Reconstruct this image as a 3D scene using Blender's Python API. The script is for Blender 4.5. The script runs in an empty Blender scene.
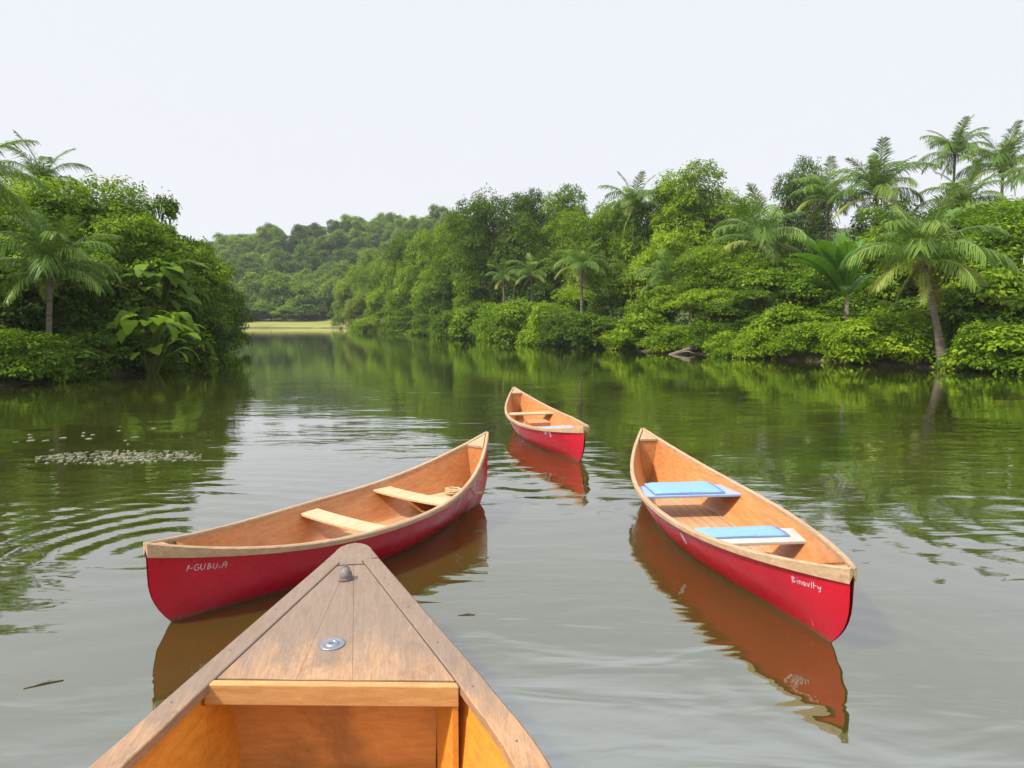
import bpy, math, random
import numpy as np
from math import sin, cos, pi, radians, atan2, hypot

random.seed(4)
C = bpy.context.scene.collection
sc = bpy.context.scene
F_PX, CAM_H, HOR = 650.0, 1.75, 320.0


# ------------------------------------------------------------------ objects
def tag(o, label=None, cat=None, group=None, kind=None):
    if label: o['label'] = label
    if cat: o['category'] = cat
    if group: o['group'] = group
    if kind: o['kind'] = kind
    return o


def thing(name, label, cat, loc=(0, 0, 0), rz=0.0, group=None):
    o = bpy.data.objects.new(name, None)
    C.objects.link(o)
    o.location = loc
    o.rotation_euler = (0, 0, rz)
    o.empty_display_size = 0.3
    return tag(o, label, cat, group)


def link_mesh(name, me, parent=None, mat=None):
    o = bpy.data.objects.new(name, me)
    C.objects.link(o)
    if parent: o.parent = parent
    if mat:
        if not me.materials: me.materials.append(mat)
        o.material_slots[0].link = 'OBJECT'
        o.material_slots[0].material = mat
    return o


class MB:
    """collects shapes into one mesh"""

    def __init__(self):
        self.v, self.f, self.t = [], [], []
        self.tone = 0.5

    def add(self, verts, faces):
        b = len(self.v)
        self.v += [tuple(p) for p in verts]
        self.f += [tuple(i + b for i in q) for q in faces]
        self.t += [self.tone] * len(faces)

    def tube(self, pts, rad, n=7, cap=True):
        pts = [np.array(p, float) for p in pts]
        rings = []
        for i, p in enumerate(pts):
            t = pts[min(i + 1, len(pts) - 1)] - pts[max(i - 1, 0)]
            t = t / (np.linalg.norm(t) + 1e-9)
            a = np.cross(t, (0, 0, 1.0)) if abs(t[2]) < 0.95 else np.cross(t, (1.0, 0, 0))
            a /= np.linalg.norm(a)
            c = np.cross(t, a)
            r = rad[i] if hasattr(rad, '__len__') else rad
            rings.append([p + r * (cos(2 * pi * k / n) * a + sin(2 * pi * k / n) * c) for k in range(n)])
        vs = [q for r in rings for q in r]
        fs = []
        for i in range(len(pts) - 1):
            for k in range(n):
                k2 = (k + 1) % n
                fs.append((i * n + k, i * n + k2, (i + 1) * n + k2, (i + 1) * n + k))
        if cap:
            fs.append(tuple(range(n))[::-1])
            fs.append(tuple((len(pts) - 1) * n + k for k in range(n)))
        self.add(vs, fs)

    def grid(self, rows, closed=False):
        m = len(rows[0])
        vs = [p for r in rows for p in r]
        fs = []
        for i in range(len(rows) - 1):
            for k in range(m if closed else m - 1):
                k2 = (k + 1) % m
                fs.append((i * m + k, i * m + k2, (i + 1) * m + k2, (i + 1) * m + k))
        self.add(vs, fs)

    def prism(self, poly, z0, z1):
        """poly of (x, y) or of (x, y, zoff), extruded between z0 and z1"""
        n = len(poly)
        zo = [p[2] if len(p) > 2 else 0.0 for p in poly]
        vs = [(p[0], p[1], z0 + o) for p, o in zip(poly, zo)] + [(p[0], p[1], z1 + o) for p, o in zip(poly, zo)]
        fs = [tuple(range(n))[::-1], tuple(range(n, 2 * n))]
        fs += [(k, (k + 1) % n, n + (k + 1) % n, n + k) for k in range(n)]
        self.add(vs, fs)

    def lathe(self, prof, n=24, c=(0, 0, 0), k=1.0):
        prof = [(r * k, z * k) for r, z in prof]
        rows = [[(c[0] + r * cos(2 * pi * k / n), c[1] + r * sin(2 * pi * k / n), c[2] + z) for k in range(n)] for r, z in prof]
        self.grid(rows, closed=True)

    def mesh(self, name, smooth=False):
        me = bpy.data.meshes.new(name)
        me.from_pydata(self.v, [], self.f)
        if smooth: me.polygons.foreach_set('use_smooth', [True] * len(me.polygons))
        a = me.attributes.new('tone', 'FLOAT', 'FACE')
        a.data.foreach_set('value', self.t)
        me.update()
        return me

    def build(self, name, mat, parent=None, smooth=False, bevel=0.0):
        o = link_mesh(name, self.mesh(name, smooth), parent, mat)
        if bevel:
            m = o.modifiers.new('bevel', 'BEVEL')
            m.width = bevel
            m.segments = 2
            m.limit_method = 'ANGLE'
        return o


# ---------------------------------------------------------------- materials
def new_mat(name):
    m = bpy.data.materials.new(name)
    m.use_nodes = True
    nt = m.node_tree
    nt.nodes.clear()
    return m, nt, nt.nodes, nt.links


def ramp(n, stops, interp='LINEAR'):
    r = n.new('ShaderNodeValToRGB')
    e = r.color_ramp.elements
    r.color_ramp.interpolation = interp
    while len(e) < len(stops): e.new(0.5)
    for k, (p, c) in enumerate(stops):
        e[k].position = p
        e[k].color = (c[0], c[1], c[2], 1)
    return r


def math_node(n, l, op, a, b=None, c=None, clamp=False):
    m = n.new('ShaderNodeMath')
    m.operation = op
    m.use_clamp = clamp
    for k, x in enumerate((a, b, c)):
        if x is None: continue
        if hasattr(x, 'is_linked'): l.new(x, m.inputs[k])
        else: m.inputs[k].default_value = x
    return m.outputs[0]


def mix_col(n, l, fac, a, b, mode='MIX'):
    m = n.new('ShaderNodeMix')
    m.data_type = 'RGBA'
    m.blend_type = mode
    for s, x in ((m.inputs[0], fac), (m.inputs[6], a), (m.inputs[7], b)):
        if hasattr(x, 'is_linked'): l.new(x, s)
        elif isinstance(x, (int, float)): s.default_value = x
        else: s.default_value = (x[0], x[1], x[2], 1)
    return m.outputs[2]


def noise(n, l, vec, scale, detail=3, rough=0.55, dist=0.0):
    t = n.new('ShaderNodeTexNoise')
    t.inputs['Scale'].default_value = scale
    t.inputs['Detail'].default_value = detail
    t.inputs['Roughness'].default_value = rough
    t.inputs['Distortion'].default_value = dist
    if vec is not None: l.new(vec, t.inputs['Vector'])
    return t.outputs['Fac']


def mapping(n, l, vec, loc=(0, 0, 0), rot=(0, 0, 0), scl=(1, 1, 1)):
    m = n.new('ShaderNodeMapping')
    m.inputs['Location'].default_value = loc
    m.inputs['Rotation'].default_value = rot
    m.inputs['Scale'].default_value = scl
    l.new(vec, m.inputs['Vector'])
    return m.outputs[0]


def maprange(n, l, v, a, b, c, d, smooth=True):
    m = n.new('ShaderNodeMapRange')
    if smooth: m.interpolation_type = 'SMOOTHSTEP'
    l.new(v, m.inputs[0])
    for k, x in enumerate((a, b, c, d)): m.inputs[k + 1].default_value = x
    return m.outputs[0]


def finish(n, l, bsdf_socket, disp=None):
    o = n.new('ShaderNodeOutputMaterial')
    l.new(bsdf_socket, o.inputs['Surface'])


def principled(n, l, base, rough=0.5, spec=0.5, normal=None, **kw):
    p = n.new('ShaderNodeBsdfPrincipled')
    if hasattr(base, 'is_linked'): l.new(base, p.inputs['Base Color'])
    else: p.inputs['Base Color'].default_value = (base[0], base[1], base[2], 1)
    if hasattr(rough, 'is_linked'): l.new(rough, p.inputs['Roughness'])
    else: p.inputs['Roughness'].default_value = rough
    p.inputs['Specular IOR Level'].default_value = spec
    for k, v in kw.items(): p.inputs[k.replace('_', ' ')].default_value = v
    if normal: l.new(normal, p.inputs['Normal'])
    return p


def bump(n, l, h, strength=0.3, dist=0.02):
    b = n.new('ShaderNodeBump')
    b.inputs['Strength'].default_value = strength
    b.inputs['Distance'].default_value = dist
    l.new(h, b.inputs['Height'])
    return b.outputs[0]


def wood_mat(name, dark, light, grain=(1.2, 14, 14), rough=0.5, stain=None, stain_amt=0.35, plank=0.0, bstr=0.25, spec=0.35):
    """wood with grain along the object's own x"""
    m, nt, n, l = new_mat(name)
    tc = n.new('ShaderNodeTexCoord').outputs['Object']
    g = noise(n, l, mapping(n, l, tc, scl=grain), 3.0, 5, 0.6, 0.6)
    col = ramp(n, [(0.28, dark), (0.68, light)])
    l.new(g, col.inputs[0])
    out = col.outputs[0]
    if stain:
        s = noise(n, l, mapping(n, l, tc, loc=(3, 1, 2)), 2.6, 6, 0.65, 0.4)
        out = mix_col(n, l, maprange(n, l, s, 0.48, 0.72, 0.0, stain_amt), out, stain)
    fine = noise(n, l, mapping(n, l, tc, scl=(4, 60, 60)), 5.0, 3)
    out = mix_col(n, l, maprange(n, l, fine, 0.35, 0.6, 0.22, 0.0), out, tuple(x * 0.45 for x in dark))
    if plank:
        sep = n.new('ShaderNodeSeparateXYZ')
        l.new(tc, sep.inputs[0])
        fr = math_node(n, l, 'FRACT', math_node(n, l, 'MULTIPLY', sep.outputs[1], 1.0 / plank))
        line = math_node(n, l, 'LESS_THAN', fr, 0.06)
        out = mix_col(n, l, math_node(n, l, 'MULTIPLY', line, 0.75), out, tuple(x * 0.25 for x in dark))
    p = principled(n, l, out, rough, spec, bump(n, l, g, bstr, 0.006))
    finish(n, l, p.outputs[0])
    return m


def leaf_mat(name, dark, mid, light, trans=0.40, rough=0.55, obj_var=0.35):
    m, nt, n, l = new_mat(name)
    at = n.new('ShaderNodeAttribute')
    at.attribute_name = 'tone'
    oi = n.new('ShaderNodeObjectInfo')
    t = math_node(n, l, 'ADD', at.outputs['Fac'], math_node(n, l, 'MULTIPLY', math_node(n, l, 'SUBTRACT', oi.outputs['Random'], 0.5), obj_var), clamp=True)
    c = ramp(n, [(0.0, dark), (0.5, mid), (1.0, light)])
    l.new(t, c.inputs[0])
    p = principled(n, l, c.outputs[0], rough, 0.10)
    tr = n.new('ShaderNodeBsdfTranslucent')
    l.new(mix_col(n, l, 1.0, c.outputs[0], (1.25, 1.2, 0.45), 'MULTIPLY'), tr.inputs[0])
    mx = n.new('ShaderNodeMixShader')
    mx.inputs[0].default_value = trans
    l.new(p.outputs[0], mx.inputs[1])
    l.new(tr.outputs[0], mx.inputs[2])
    finish(n, l, mx.outputs[0])
    return m


def plain_mat(name, c0, c1, scale=6, rough=0.6, spec=0.3, bstr=0.0, scl=(1, 1, 1), **kw):
    m, nt, n, l = new_mat(name)
    tc = n.new('ShaderNodeTexCoord').outputs['Object']
    g = noise(n, l, mapping(n, l, tc, scl=scl), scale, 5, 0.6)
    c = ramp(n, [(0.3, c0), (0.7, c1)])
    l.new(g, c.inputs[0])
    p = principled(n, l, c.outputs[0], rough, spec, bump(n, l, g, bstr, 0.02) if bstr else None, **kw)
    finish(n, l, p.outputs[0])
    return m


M = {}
M['leaf_mid'] = leaf_mat('leaf_mid', (.040, .090, .004), (.135, .230, .007), (.28, .385, .016))
M['leaf_bright'] = leaf_mat('leaf_bright', (.065, .140, .004), (.178, .285, .009), (.31, .41, .022))
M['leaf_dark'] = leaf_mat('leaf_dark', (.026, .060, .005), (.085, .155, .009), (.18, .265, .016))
M['leaf_hill'] = leaf_mat('leaf_hill', (.042, .092, .010), (.125, .210, .015), (.24, .32, .024), obj_var=0.7)
M['leaf_yellow'] = leaf_mat('leaf_yellow', (.075, .125, .012), (.150, .205, .020), (.26, .28, .05))
M['leaf_dry'] = leaf_mat('leaf_dry', (.085, .06, .025), (.16, .12, .04), (.22, .20, .06))
M['frond'] = leaf_mat('frond', (.032, .085, .012), (.105, .190, .026), (.25, .31, .07), trans=.25, rough=.36, obj_var=.25)
M['frond_old'] = leaf_mat('frond_old', (.085, .145, .018), (.19, .245, .036), (.34, .35, .09), trans=.25, rough=.4, obj_var=.3)
M['paddle'] = leaf_mat('paddle', (.035, .10, .010), (.078, .185, .015), (.15, .27, .03), trans=.35, rough=.35)
M['bark'] = plain_mat('bark', (.06, .045, .03), (.17, .14, .10), 5, .9, .1, .5, (1, 1, .3))
M['pale_bark'] = plain_mat('pale_bark', (.22, .20, .15), (.42, .39, .31), 5, .85, .1, .4, (1, 1, .3))
M['palm_bark'] = plain_mat('palm_bark', (.07, .055, .04), (.20, .16, .12), 4, .9, .1, .6, (.6, .6, 4))
M['gunwale'] = wood_mat('gunwale_wood', (.29, .18, .095), (.47, .32, .19), rough=.5, stain=(.35, .21, .11), stain_amt=.4)
M['thwart'] = wood_mat('thwart_wood', (.42, .27, .135), (.60, .43, .26), rough=.45)
M['lining'] = wood_mat('lining_wood', (.38, .140, .042), (.54, .232, .078), rough=.38, stain=(.33, .12, .04), stain_amt=.35, spec=.4)
M['floor'] = wood_mat('floor_wood', (.36, .18, .08), (.52, .29, .15), rough=.6, plank=.085, stain=(.28, .15, .08))
M['white_paint'] = plain_mat('white_paint', (.34, .32, .28), (.42, .40, .35), 9, .5)
M['letter_paint'] = plain_mat('letter_paint', (.42, .26, .28), (.62, .56, .58), 60, .6)
M['seat_paint'] = plain_mat('seat_paint', (.21, .28, .45), (.27, .34, .51), 9, .45)
M['pad'] = plain_mat('pad_fabric', (.16, .285, .45), (.19, .33, .50), 30, .7, .2, .05)
M['rope'] = plain_mat('rope', (.35, .24, .13), (.52, .38, .22), 60, .9, .1, .4)


def hull_paint():
    m, nt, n, l = new_mat('red_hull_paint')
    tc = n.new('ShaderNodeTexCoord').outputs['Object']
    g = noise(n, l, tc, 2.2, 4, .6)
    c = ramp(n, [(.3, (.34, .003, .012)), (.7, (.43, .005, .018))])
    l.new(g, c.inputs[0])
    # scuffs low on the hull and short scratches
    s = noise(n, l, mapping(n, l, tc, scl=(3, 3, 22)), 5.0, 5, .7, .3)
    out = mix_col(n, l, maprange(n, l, s, .68, .82, 0, .22), c.outputs[0], (.55, .20, .20))
    sep = n.new('ShaderNodeSeparateXYZ')
    l.new(tc, sep.inputs[0])
    w = math_node(n, l, 'ADD', sep.outputs[2], math_node(n, l, 'MULTIPLY', g, -.03))
    out = mix_col(n, l, maprange(n, l, w, -.005, .028, .75, 0), out, (.15, .05, .03))
    r = maprange(n, l, noise(n, l, tc, 7, 4), .3, .7, .16, .34)
    p = principled(n, l, out, r, .32)
    finish(n, l, p.outputs[0])
    return m


M['hull'] = hull_paint()


def weathered_deck(name, w0, w1):
    """varnished pale wood, worn to grey towards the tip, stained (object x: from the tip backwards)"""
    m, nt, n, l = new_mat(name)
    tc = n.new('ShaderNodeTexCoord').outputs['Object']
    g = noise(n, l, mapping(n, l, tc, scl=(1.5, 22, 22)), 3.0, 5, .6, .7)
    fresh = ramp(n, [(.25, (.32, .165, .072)), (.7, (.43, .255, .135))])
    l.new(g, fresh.inputs[0])
    grey = ramp(n, [(.25, (.165, .118, .086)), (.75, (.225, .168, .126))])
    l.new(g, grey.inputs[0])
    sep = n.new('ShaderNodeSeparateXYZ')
    l.new(tc, sep.inputs[0])
    rag = noise(n, l, mapping(n, l, tc, scl=(3, 9, 9)), 1.6, 6, .7, .5)
    wear = math_node(n, l, 'ADD', sep.outputs[0], math_node(n, l, 'MULTIPLY', math_node(n, l, 'SUBTRACT', rag, .5), 1.1))
    out = mix_col(n, l, maprange(n, l, wear, w0, w1, .95, 0), fresh.outputs[0], grey.outputs[0])
    st = noise(n, l, mapping(n, l, tc, loc=(1.7, .4, 0), scl=(1, 1.4, 1)), 5.5, 6, .7, .3)
    out = mix_col(n, l, maprange(n, l, st, .50, .68, 0, .62), out, (.17, .115, .08))
    fine = noise(n, l, mapping(n, l, tc, scl=(5, 90, 90)), 4.0, 3)
    out = mix_col(n, l, maprange(n, l, fine, .36, .6, .3, 0), out, (.14, .08, .045))
    p = principled(n, l, out, maprange(n, l, st, .4, .7, .42, .75), .35, bump(n, l, fine, .25, .004))
    finish(n, l, p.outputs[0])
    return m


M['deck'] = weathered_deck('worn_deck_wood', .84, 1.42)
M['rail'] = weathered_deck('worn_rail_wood', 1.15, 1.75)
M['cap'] = wood_mat('rail_cap_wood', (.33, .20, .10), (.56, .38, .22), rough=.6, stain=(.24, .165, .11), stain_amt=.8)
M['orange'] = wood_mat('orange_ply', (.56, .205, .022), (.72, .305, .042), rough=.4, stain=(.36, .15, .05), stain_amt=.45, spec=.4)
M['brown_ply'] = wood_mat('stained_ply', (.50, .20, .045), (.64, .285, .075), grain=(14, 2, 14), rough=.5, stain=(.20, .085, .035), stain_amt=.75)
M['fascia'] = wood_mat('fascia_wood', (.40, .19, .06), (.54, .29, .11), grain=(14, 1.2, 14), rough=.45, stain=(.34, .16, .06), stain_amt=.4)
M['dark_gap'] = plain_mat('dark_gap', (.03, .02, .015), (.06, .04, .03), 9, .9)
M['outer'] = wood_mat('outer_planks', (.22, .12, .06), (.36, .22, .12), rough=.5)
M['knob'] = plain_mat('weathered_knob', (.09, .075, .065), (.22, .185, .16), 22, .6, .4, .5)
M['steel'] = plain_mat('dull_steel', (.20, .21, .24), (.33, .34, .38), 14, .38, .5, .1, Metallic=.7)
M['dark_steel'] = plain_mat('dark_steel', (.05, .06, .08), (.12, .13, .16), 14, .4, .5)
M['litter'] = plain_mat('floating_litter', (.11, .11, .06), (.24, .23, .15), 30, .7)
M['twig'] = plain_mat('wet_twig', (.07, .05, .03), (.16, .12, .08), 30, .5)


# ----------------------------------------------------------------- terrain
SHORE = [(60, -60), (44, -20), (30, 8), (22.5, 17.3), (17.65, 22.35), (15.6, 24.3), (12.66, 28.5), (9.7, 33.6), (5.5, 40.8), (-1.05, 57.2), (-8.4, 76.4), (-17.5, 95.5), (-26, 112),
         (-32, 132), (-38, 141), (-48.8, 143.4), (-58.7, 144), (-90, 150), (-150, 165), (-620, 260), (-620, 1400), (1400, 1400), (1400, -60)]
LEFT = [(-26, -60), (-20, -5), (-16, 5), (-14.5, 12), (-13.85, 17.5), (-13.25, 19), (-12.9, 21.9), (-13.5, 27.2), (-17.1, 38), (-25, 57), (-42, 80), (-74, 106), (-120, 122), (-620, 160), (-620, -60)]


def seg_dist(P, poly):
    """signed distance (positive inside) of points P (n,2) to a closed polygon"""
    d = np.full(len(P), 1e9)
    inside = np.zeros(len(P), bool)
    for i in range(len(poly)):
        a, b = np.array(poly[i], float), np.array(poly[(i + 1) % len(poly)], float)
        ab = b - a
        t = np.clip(((P - a) @ ab) / (ab @ ab), 0, 1)
        d = np.minimum(d, np.hypot(*(P - a - t[:, None] * ab).T))
        cr = ((a[1] > P[:, 1]) != (b[1] > P[:, 1]))
        xs = a[0] + (P[:, 1] - a[1]) / (ab[1] + 1e-12) * ab[0]
        inside ^= cr & (P[:, 0] < xs)
    return np.where(inside, d, -d)


def sst(a, b, x):
    t = np.clip((x - a) / (b - a), 0, 1)
    return t * t * (3 - 2 * t)


def heights(x, y):
    P = np.stack([x, y], 1)
    dr, dl = seg_dist(P, SHORE), seg_dist(P, LEFT)
    wob = .12 * np.sin(x * 1.9 + y * .7) + .1 * np.sin(x * .6 - y * 1.3)
    d = np.maximum(dr, dl) + wob * 2
    z = np.where(d > 0, .12 + .38 * sst(0, 1.2, d) + .06 * np.clip(d, 0, 50), np.maximum(-1.5, .12 + d * .35))
    far = sst(110, 142, y - .25 * (x + 50)) * (dr > 0) * sst(30, -20, x)
    zflat = .16 + .42 * sst(0, 1.5, d) + .06 * np.clip(d, 0, 30)
    z = z * (1 - far) + np.where(d > 0, zflat, z) * far
    px = x / np.maximum(y, 1) * F_PX + 512
    crest = np.interp(px, [-400, 100, 205, 240, 300, 380, 470, 560, 1500], [8, 14, 20, 25, 30, 32, 36, 36, 34])
    z = z + crest * sst(163, 262, y) * (dr > 0) * (.94 + .06 * np.sin(x * .06) * np.sin(y * .05))
    return z


def gz(x, y):
    return float(heights(np.array([float(x)]), np.array([float(y)]))[0])


def build_ground():
    xs = np.concatenate([np.linspace(-620, -130, 18)[:-1], np.linspace(-130, -32, 36)[:-1], np.linspace(-32, 32, 92)[:-1], np.linspace(32, 130, 34)[:-1], np.linspace(130, 700, 18)])
    ys = np.concatenate([np.linspace(-60, 2, 16)[:-1], np.linspace(2, 64, 90)[:-1], np.linspace(64, 180, 80)[:-1], np.linspace(180, 340, 34)[:-1], np.linspace(340, 1200, 14)])
    X, Y = np.meshgrid(xs, ys)
    Z = heights(X.ravel(), Y.ravel())
    nx, ny = len(xs), len(ys)
    idx = np.arange(nx * ny).reshape(ny, nx)
    q = np.stack([idx[:-1, :-1], idx[:-1, 1:], idx[1:, 1:], idx[1:, :-1]], -1).reshape(-1, 4)
    me = quads_mesh('ground', np.stack([X.ravel(), Y.ravel(), Z], 1), q)
    me.polygons.foreach_set('use_smooth', [True] * len(me.polygons))
    m, nt, n, l = new_mat('ground_soil')
    tc = n.new('ShaderNodeTexCoord').outputs['Object']
    sep = n.new('ShaderNodeSeparateXYZ')
    l.new(tc, sep.inputs[0])
    g = noise(n, l, mapping(n, l, tc, scl=(.35, 1, 1)), .5, 6, .65)
    grass = ramp(n, [(.3, (.035, .06, .012)), (.7, (.08, .12, .02))])
    l.new(g, grass.inputs[0])
    dry = ramp(n, [(.3, (.14, .165, .03)), (.7, (.26, .25, .07))])
    l.new(g, dry.inputs[0])
    far = math_node(n, l, 'MULTIPLY', maprange(n, l, sep.outputs[1], 128, 140, 0, 1), maprange(n, l, sep.outputs[0], -26, -32, 0, 1))
    col = mix_col(n, l, far, grass.outputs[0], dry.outputs[0])
    mud = ramp(n, [(.3, (.06, .045, .028)), (.7, (.14, .105, .07))])
    l.new(noise(n, l, tc, 2.5, 5), mud.inputs[0])
    hh = math_node(n, l, 'ADD', sep.outputs[2], math_node(n, l, 'MULTIPLY', math_node(n, l, 'SUBTRACT', g, .5), .5))
    col = mix_col(n, l, maprange(n, l, hh, .12, .26, 1, 0), col, mud.outputs[0])
    p = principled(n, l, col, .95, .1, bump(n, l, noise(n, l, tc, 4, 5), .5, .1))
    finish(n, l, p.outputs[0])
    o = link_mesh('ground', me, None, m)
    tag(o, kind='structure')


def quads_mesh(name, V, Q, tone=None):
    me = bpy.data.meshes.new(name)
    nv, nq = len(V), len(Q)
    me.vertices.add(nv)
    me.vertices.foreach_set('co', np.ascontiguousarray(V, dtype=np.float32).ravel())
    me.loops.add(nq * 4)
    me.loops.foreach_set('vertex_index', np.ascontiguousarray(Q, dtype=np.int32).ravel())
    me.polygons.add(nq)
    me.polygons.foreach_set('loop_start', np.arange(nq, dtype=np.int32) * 4)
    me.polygons.foreach_set('loop_total', np.full(nq, 4, dtype=np.int32))
    if tone is not None:
        a = me.attributes.new('tone', 'FLOAT', 'FACE')
        a.data.foreach_set('value', np.ascontiguousarray(tone, dtype=np.float32))
    me.update(calc_edges=True)
    me.validate()
    return me


build_ground()


def build_water():
    m, nt, n, l = new_mat('pond_water')
    tc = n.new('ShaderNodeTexCoord').outputs['Object']

    def dist_to(x, y):
        v = n.new('ShaderNodeVectorMath')
        v.operation = 'DISTANCE'
        l.new(tc, v.inputs[0])
        v.inputs[1].default_value = (x, y, 0)
        return v.outputs['Value']

    # slow swell, small wavelets in patches, ring ripples spreading from the boats
    near = maprange(n, l, dist_to(0, 5), 3, 20, 1, .07)
    patch = maprange(n, l, noise(n, l, mapping(n, l, tc, scl=(.5, 1, 1)), .42, 2), .36, .66, .10, 1)
    chop = noise(n, l, mapping(n, l, tc, rot=(0, 0, .12), scl=(.42, 1.35, 1)), 3.0, 2.5, .5, .5)
    swell = noise(n, l, mapping(n, l, tc, rot=(0, 0, -.1), scl=(.55, 1, 1)), .8, 1.5, .5, .3)
    h = math_node(n, l, 'MULTIPLY', math_node(n, l, 'MULTIPLY', chop, .014), math_node(n, l, 'MULTIPLY', near, patch))
    h = math_node(n, l, 'ADD', h, math_node(n, l, 'MULTIPLY', math_node(n, l, 'MULTIPLY', swell, .018), near))
    fine = noise(n, l, mapping(n, l, tc, rot=(0, 0, .05), scl=(.6, 1.2, 1)), 8.5, 2, .5)
    h = math_node(n, l, 'ADD', h, math_node(n, l, 'MULTIPLY', fine, .0009))
    for (cx, cy, scale, amp, r0, r1) in ((-2.75, 4.75, 1.05, .0026, .4, 3.6), (1.75, 3.2, 1.5, .0016, .1, 1.5), (.2, 6.9, 1.0, .0020, .3, 3.0), (4.6, 5.4, .8, .0030, .4, 3.4)):
        w = n.new('ShaderNodeTexWave')
        w.wave_type = 'RINGS'
        w.rings_direction = 'Z'
        w.inputs['Scale'].default_value = scale
        w.inputs['Distortion'].default_value = 4.5
        w.inputs['Detail'].default_value = 1.5
        w.inputs['Detail Scale'].default_value = .45
        l.new(mapping(n, l, tc, loc=(-cx, -cy, 0)), w.inputs['Vector'])
        fall = maprange(n, l, dist_to(cx, cy), r0, r1, amp, 0)
        h = math_node(n, l, 'ADD', h, math_node(n, l, 'MULTIPLY', w.outputs['Fac'], fall))
    b = n.new('ShaderNodeBump')
    b.inputs['Strength'].default_value = 1.0
    b.inputs['Distance'].default_value = 1.0
    l.new(h, b.inputs['Height'])
    murk = ramp(n, [(.3, (.029, .032, .005)), (.7, (.041, .044, .009))])
    l.new(noise(n, l, tc, .3, 3), murk.inputs[0])
    p = principled(n, l, murk.outputs[0], .03, .5, b.outputs[0], IOR=2.9, Coat_Weight=1.0, Coat_Roughness=.02, Coat_IOR=1.33)
    l.new(b.outputs[0], p.inputs['Coat Normal'])
    finish(n, l, p.outputs[0])
    mb = MB()
    mb.add([(-640, -80, 0), (720, -80, 0), (720, 400, 0), (-640, 400, 0)], [(0, 1, 2, 3)])
    o = mb.build('water', m)
    tag(o, kind='structure')


build_water()


# -------------------------------------------------------------------- trees
def unit(v):
    return v / (np.linalg.norm(v, axis=-1, keepdims=True) + 1e-9)


def leaves(rng, pos, nrm, per, spray_r, ln, wd, droop, tone):
    """sprays of kite leaves: pos, nrm (n,3); returns verts, quads, tone"""
    n = len(pos)
    P = np.repeat(pos, per, 0)
    N = np.repeat(nrm, per, 0)
    ref = rng.normal(size=(n, 3))
    T = unit(np.cross(nrm, ref))
    B = np.cross(nrm, T)
    T, B = np.repeat(T, per, 0), np.repeat(B, per, 0)
    a = np.tile(np.arange(per) / per * 2 * pi, n) + rng.normal(size=n * per) * .4
    rad = T * np.cos(a)[:, None] + B * np.sin(a)[:, None]
    rr = spray_r * np.sqrt(rng.random(n * per))[:, None]
    base = P + rad * rr * .8 + N * (rng.normal(size=(n * per, 1)) * spray_r * .22)
    D = unit(rad * .8 + N * .15 + rng.normal(size=(n * per, 3)) * .3 + np.array([0, 0, -droop]))
    S = unit(np.cross(D, N + rng.normal(size=(n * per, 3)) * .3))
    L = ln * (.6 + .7 * rng.random((n * per, 1)))
    W = L * wd
    up = np.cross(S, D)
    v0, v1 = base, base + D * L * .42 + S * W * .5 + up * L * .06
    v2, v3 = base + D * L + np.array([0, 0, -1]) * L * .12, base + D * L * .42 - S * W * .5 + up * L * .06
    V = np.stack([v0, v1, v2, v3], 1).reshape(-1, 3)
    Q = np.arange(n * per * 4).reshape(-1, 4)
    tn = np.clip(np.repeat(tone, per) + rng.normal(size=n * per) * .16, 0, 1)
    return V, Q, tn


def crown(name, seed, clumps, n_spray, per=14, spray_r=.42, ln=.24, wd=.5, droop=.3, flat=.85, low=-.25, inner=.2):
    rng = np.random.default_rng(seed)
    tot = sum(r * r for _, r in clumps)
    pos, nrm, tone = [], [], []
    for c, r in clumps:
        k = max(6, int(n_spray * r * r / tot))
        d = unit(rng.normal(size=(k * 3, 3)))
        d = d[(d[:, 2] > low) | (rng.random(len(d)) < .25)][:k]
        k = len(d)
        rad = r * np.where(rng.random(k) < inner, rng.random(k) ** .5 * .8, .82 + .36 * rng.random(k))
        lump = 1 + .18 * np.sin(d[:, 0] * 5 + seed) * np.sin(d[:, 1] * 6 + r * 9)
        p = np.array(c) + d * (rad * lump)[:, None] * np.array([1, 1, flat])
        pos.append(p)
        nrm.append(unit(d * .55 + np.array([0, 0, .75]) + rng.normal(size=(k, 3)) * .28))
        tone.append(np.clip(.42 + rng.normal() * .10 + rng.normal(size=k) * .16, 0, 1))
    V, Q, T = leaves(rng, np.concatenate(pos), np.concatenate(nrm), per, spray_r, ln, wd, droop, np.concatenate(tone))
    return quads_mesh(name, V, Q, T)


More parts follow.
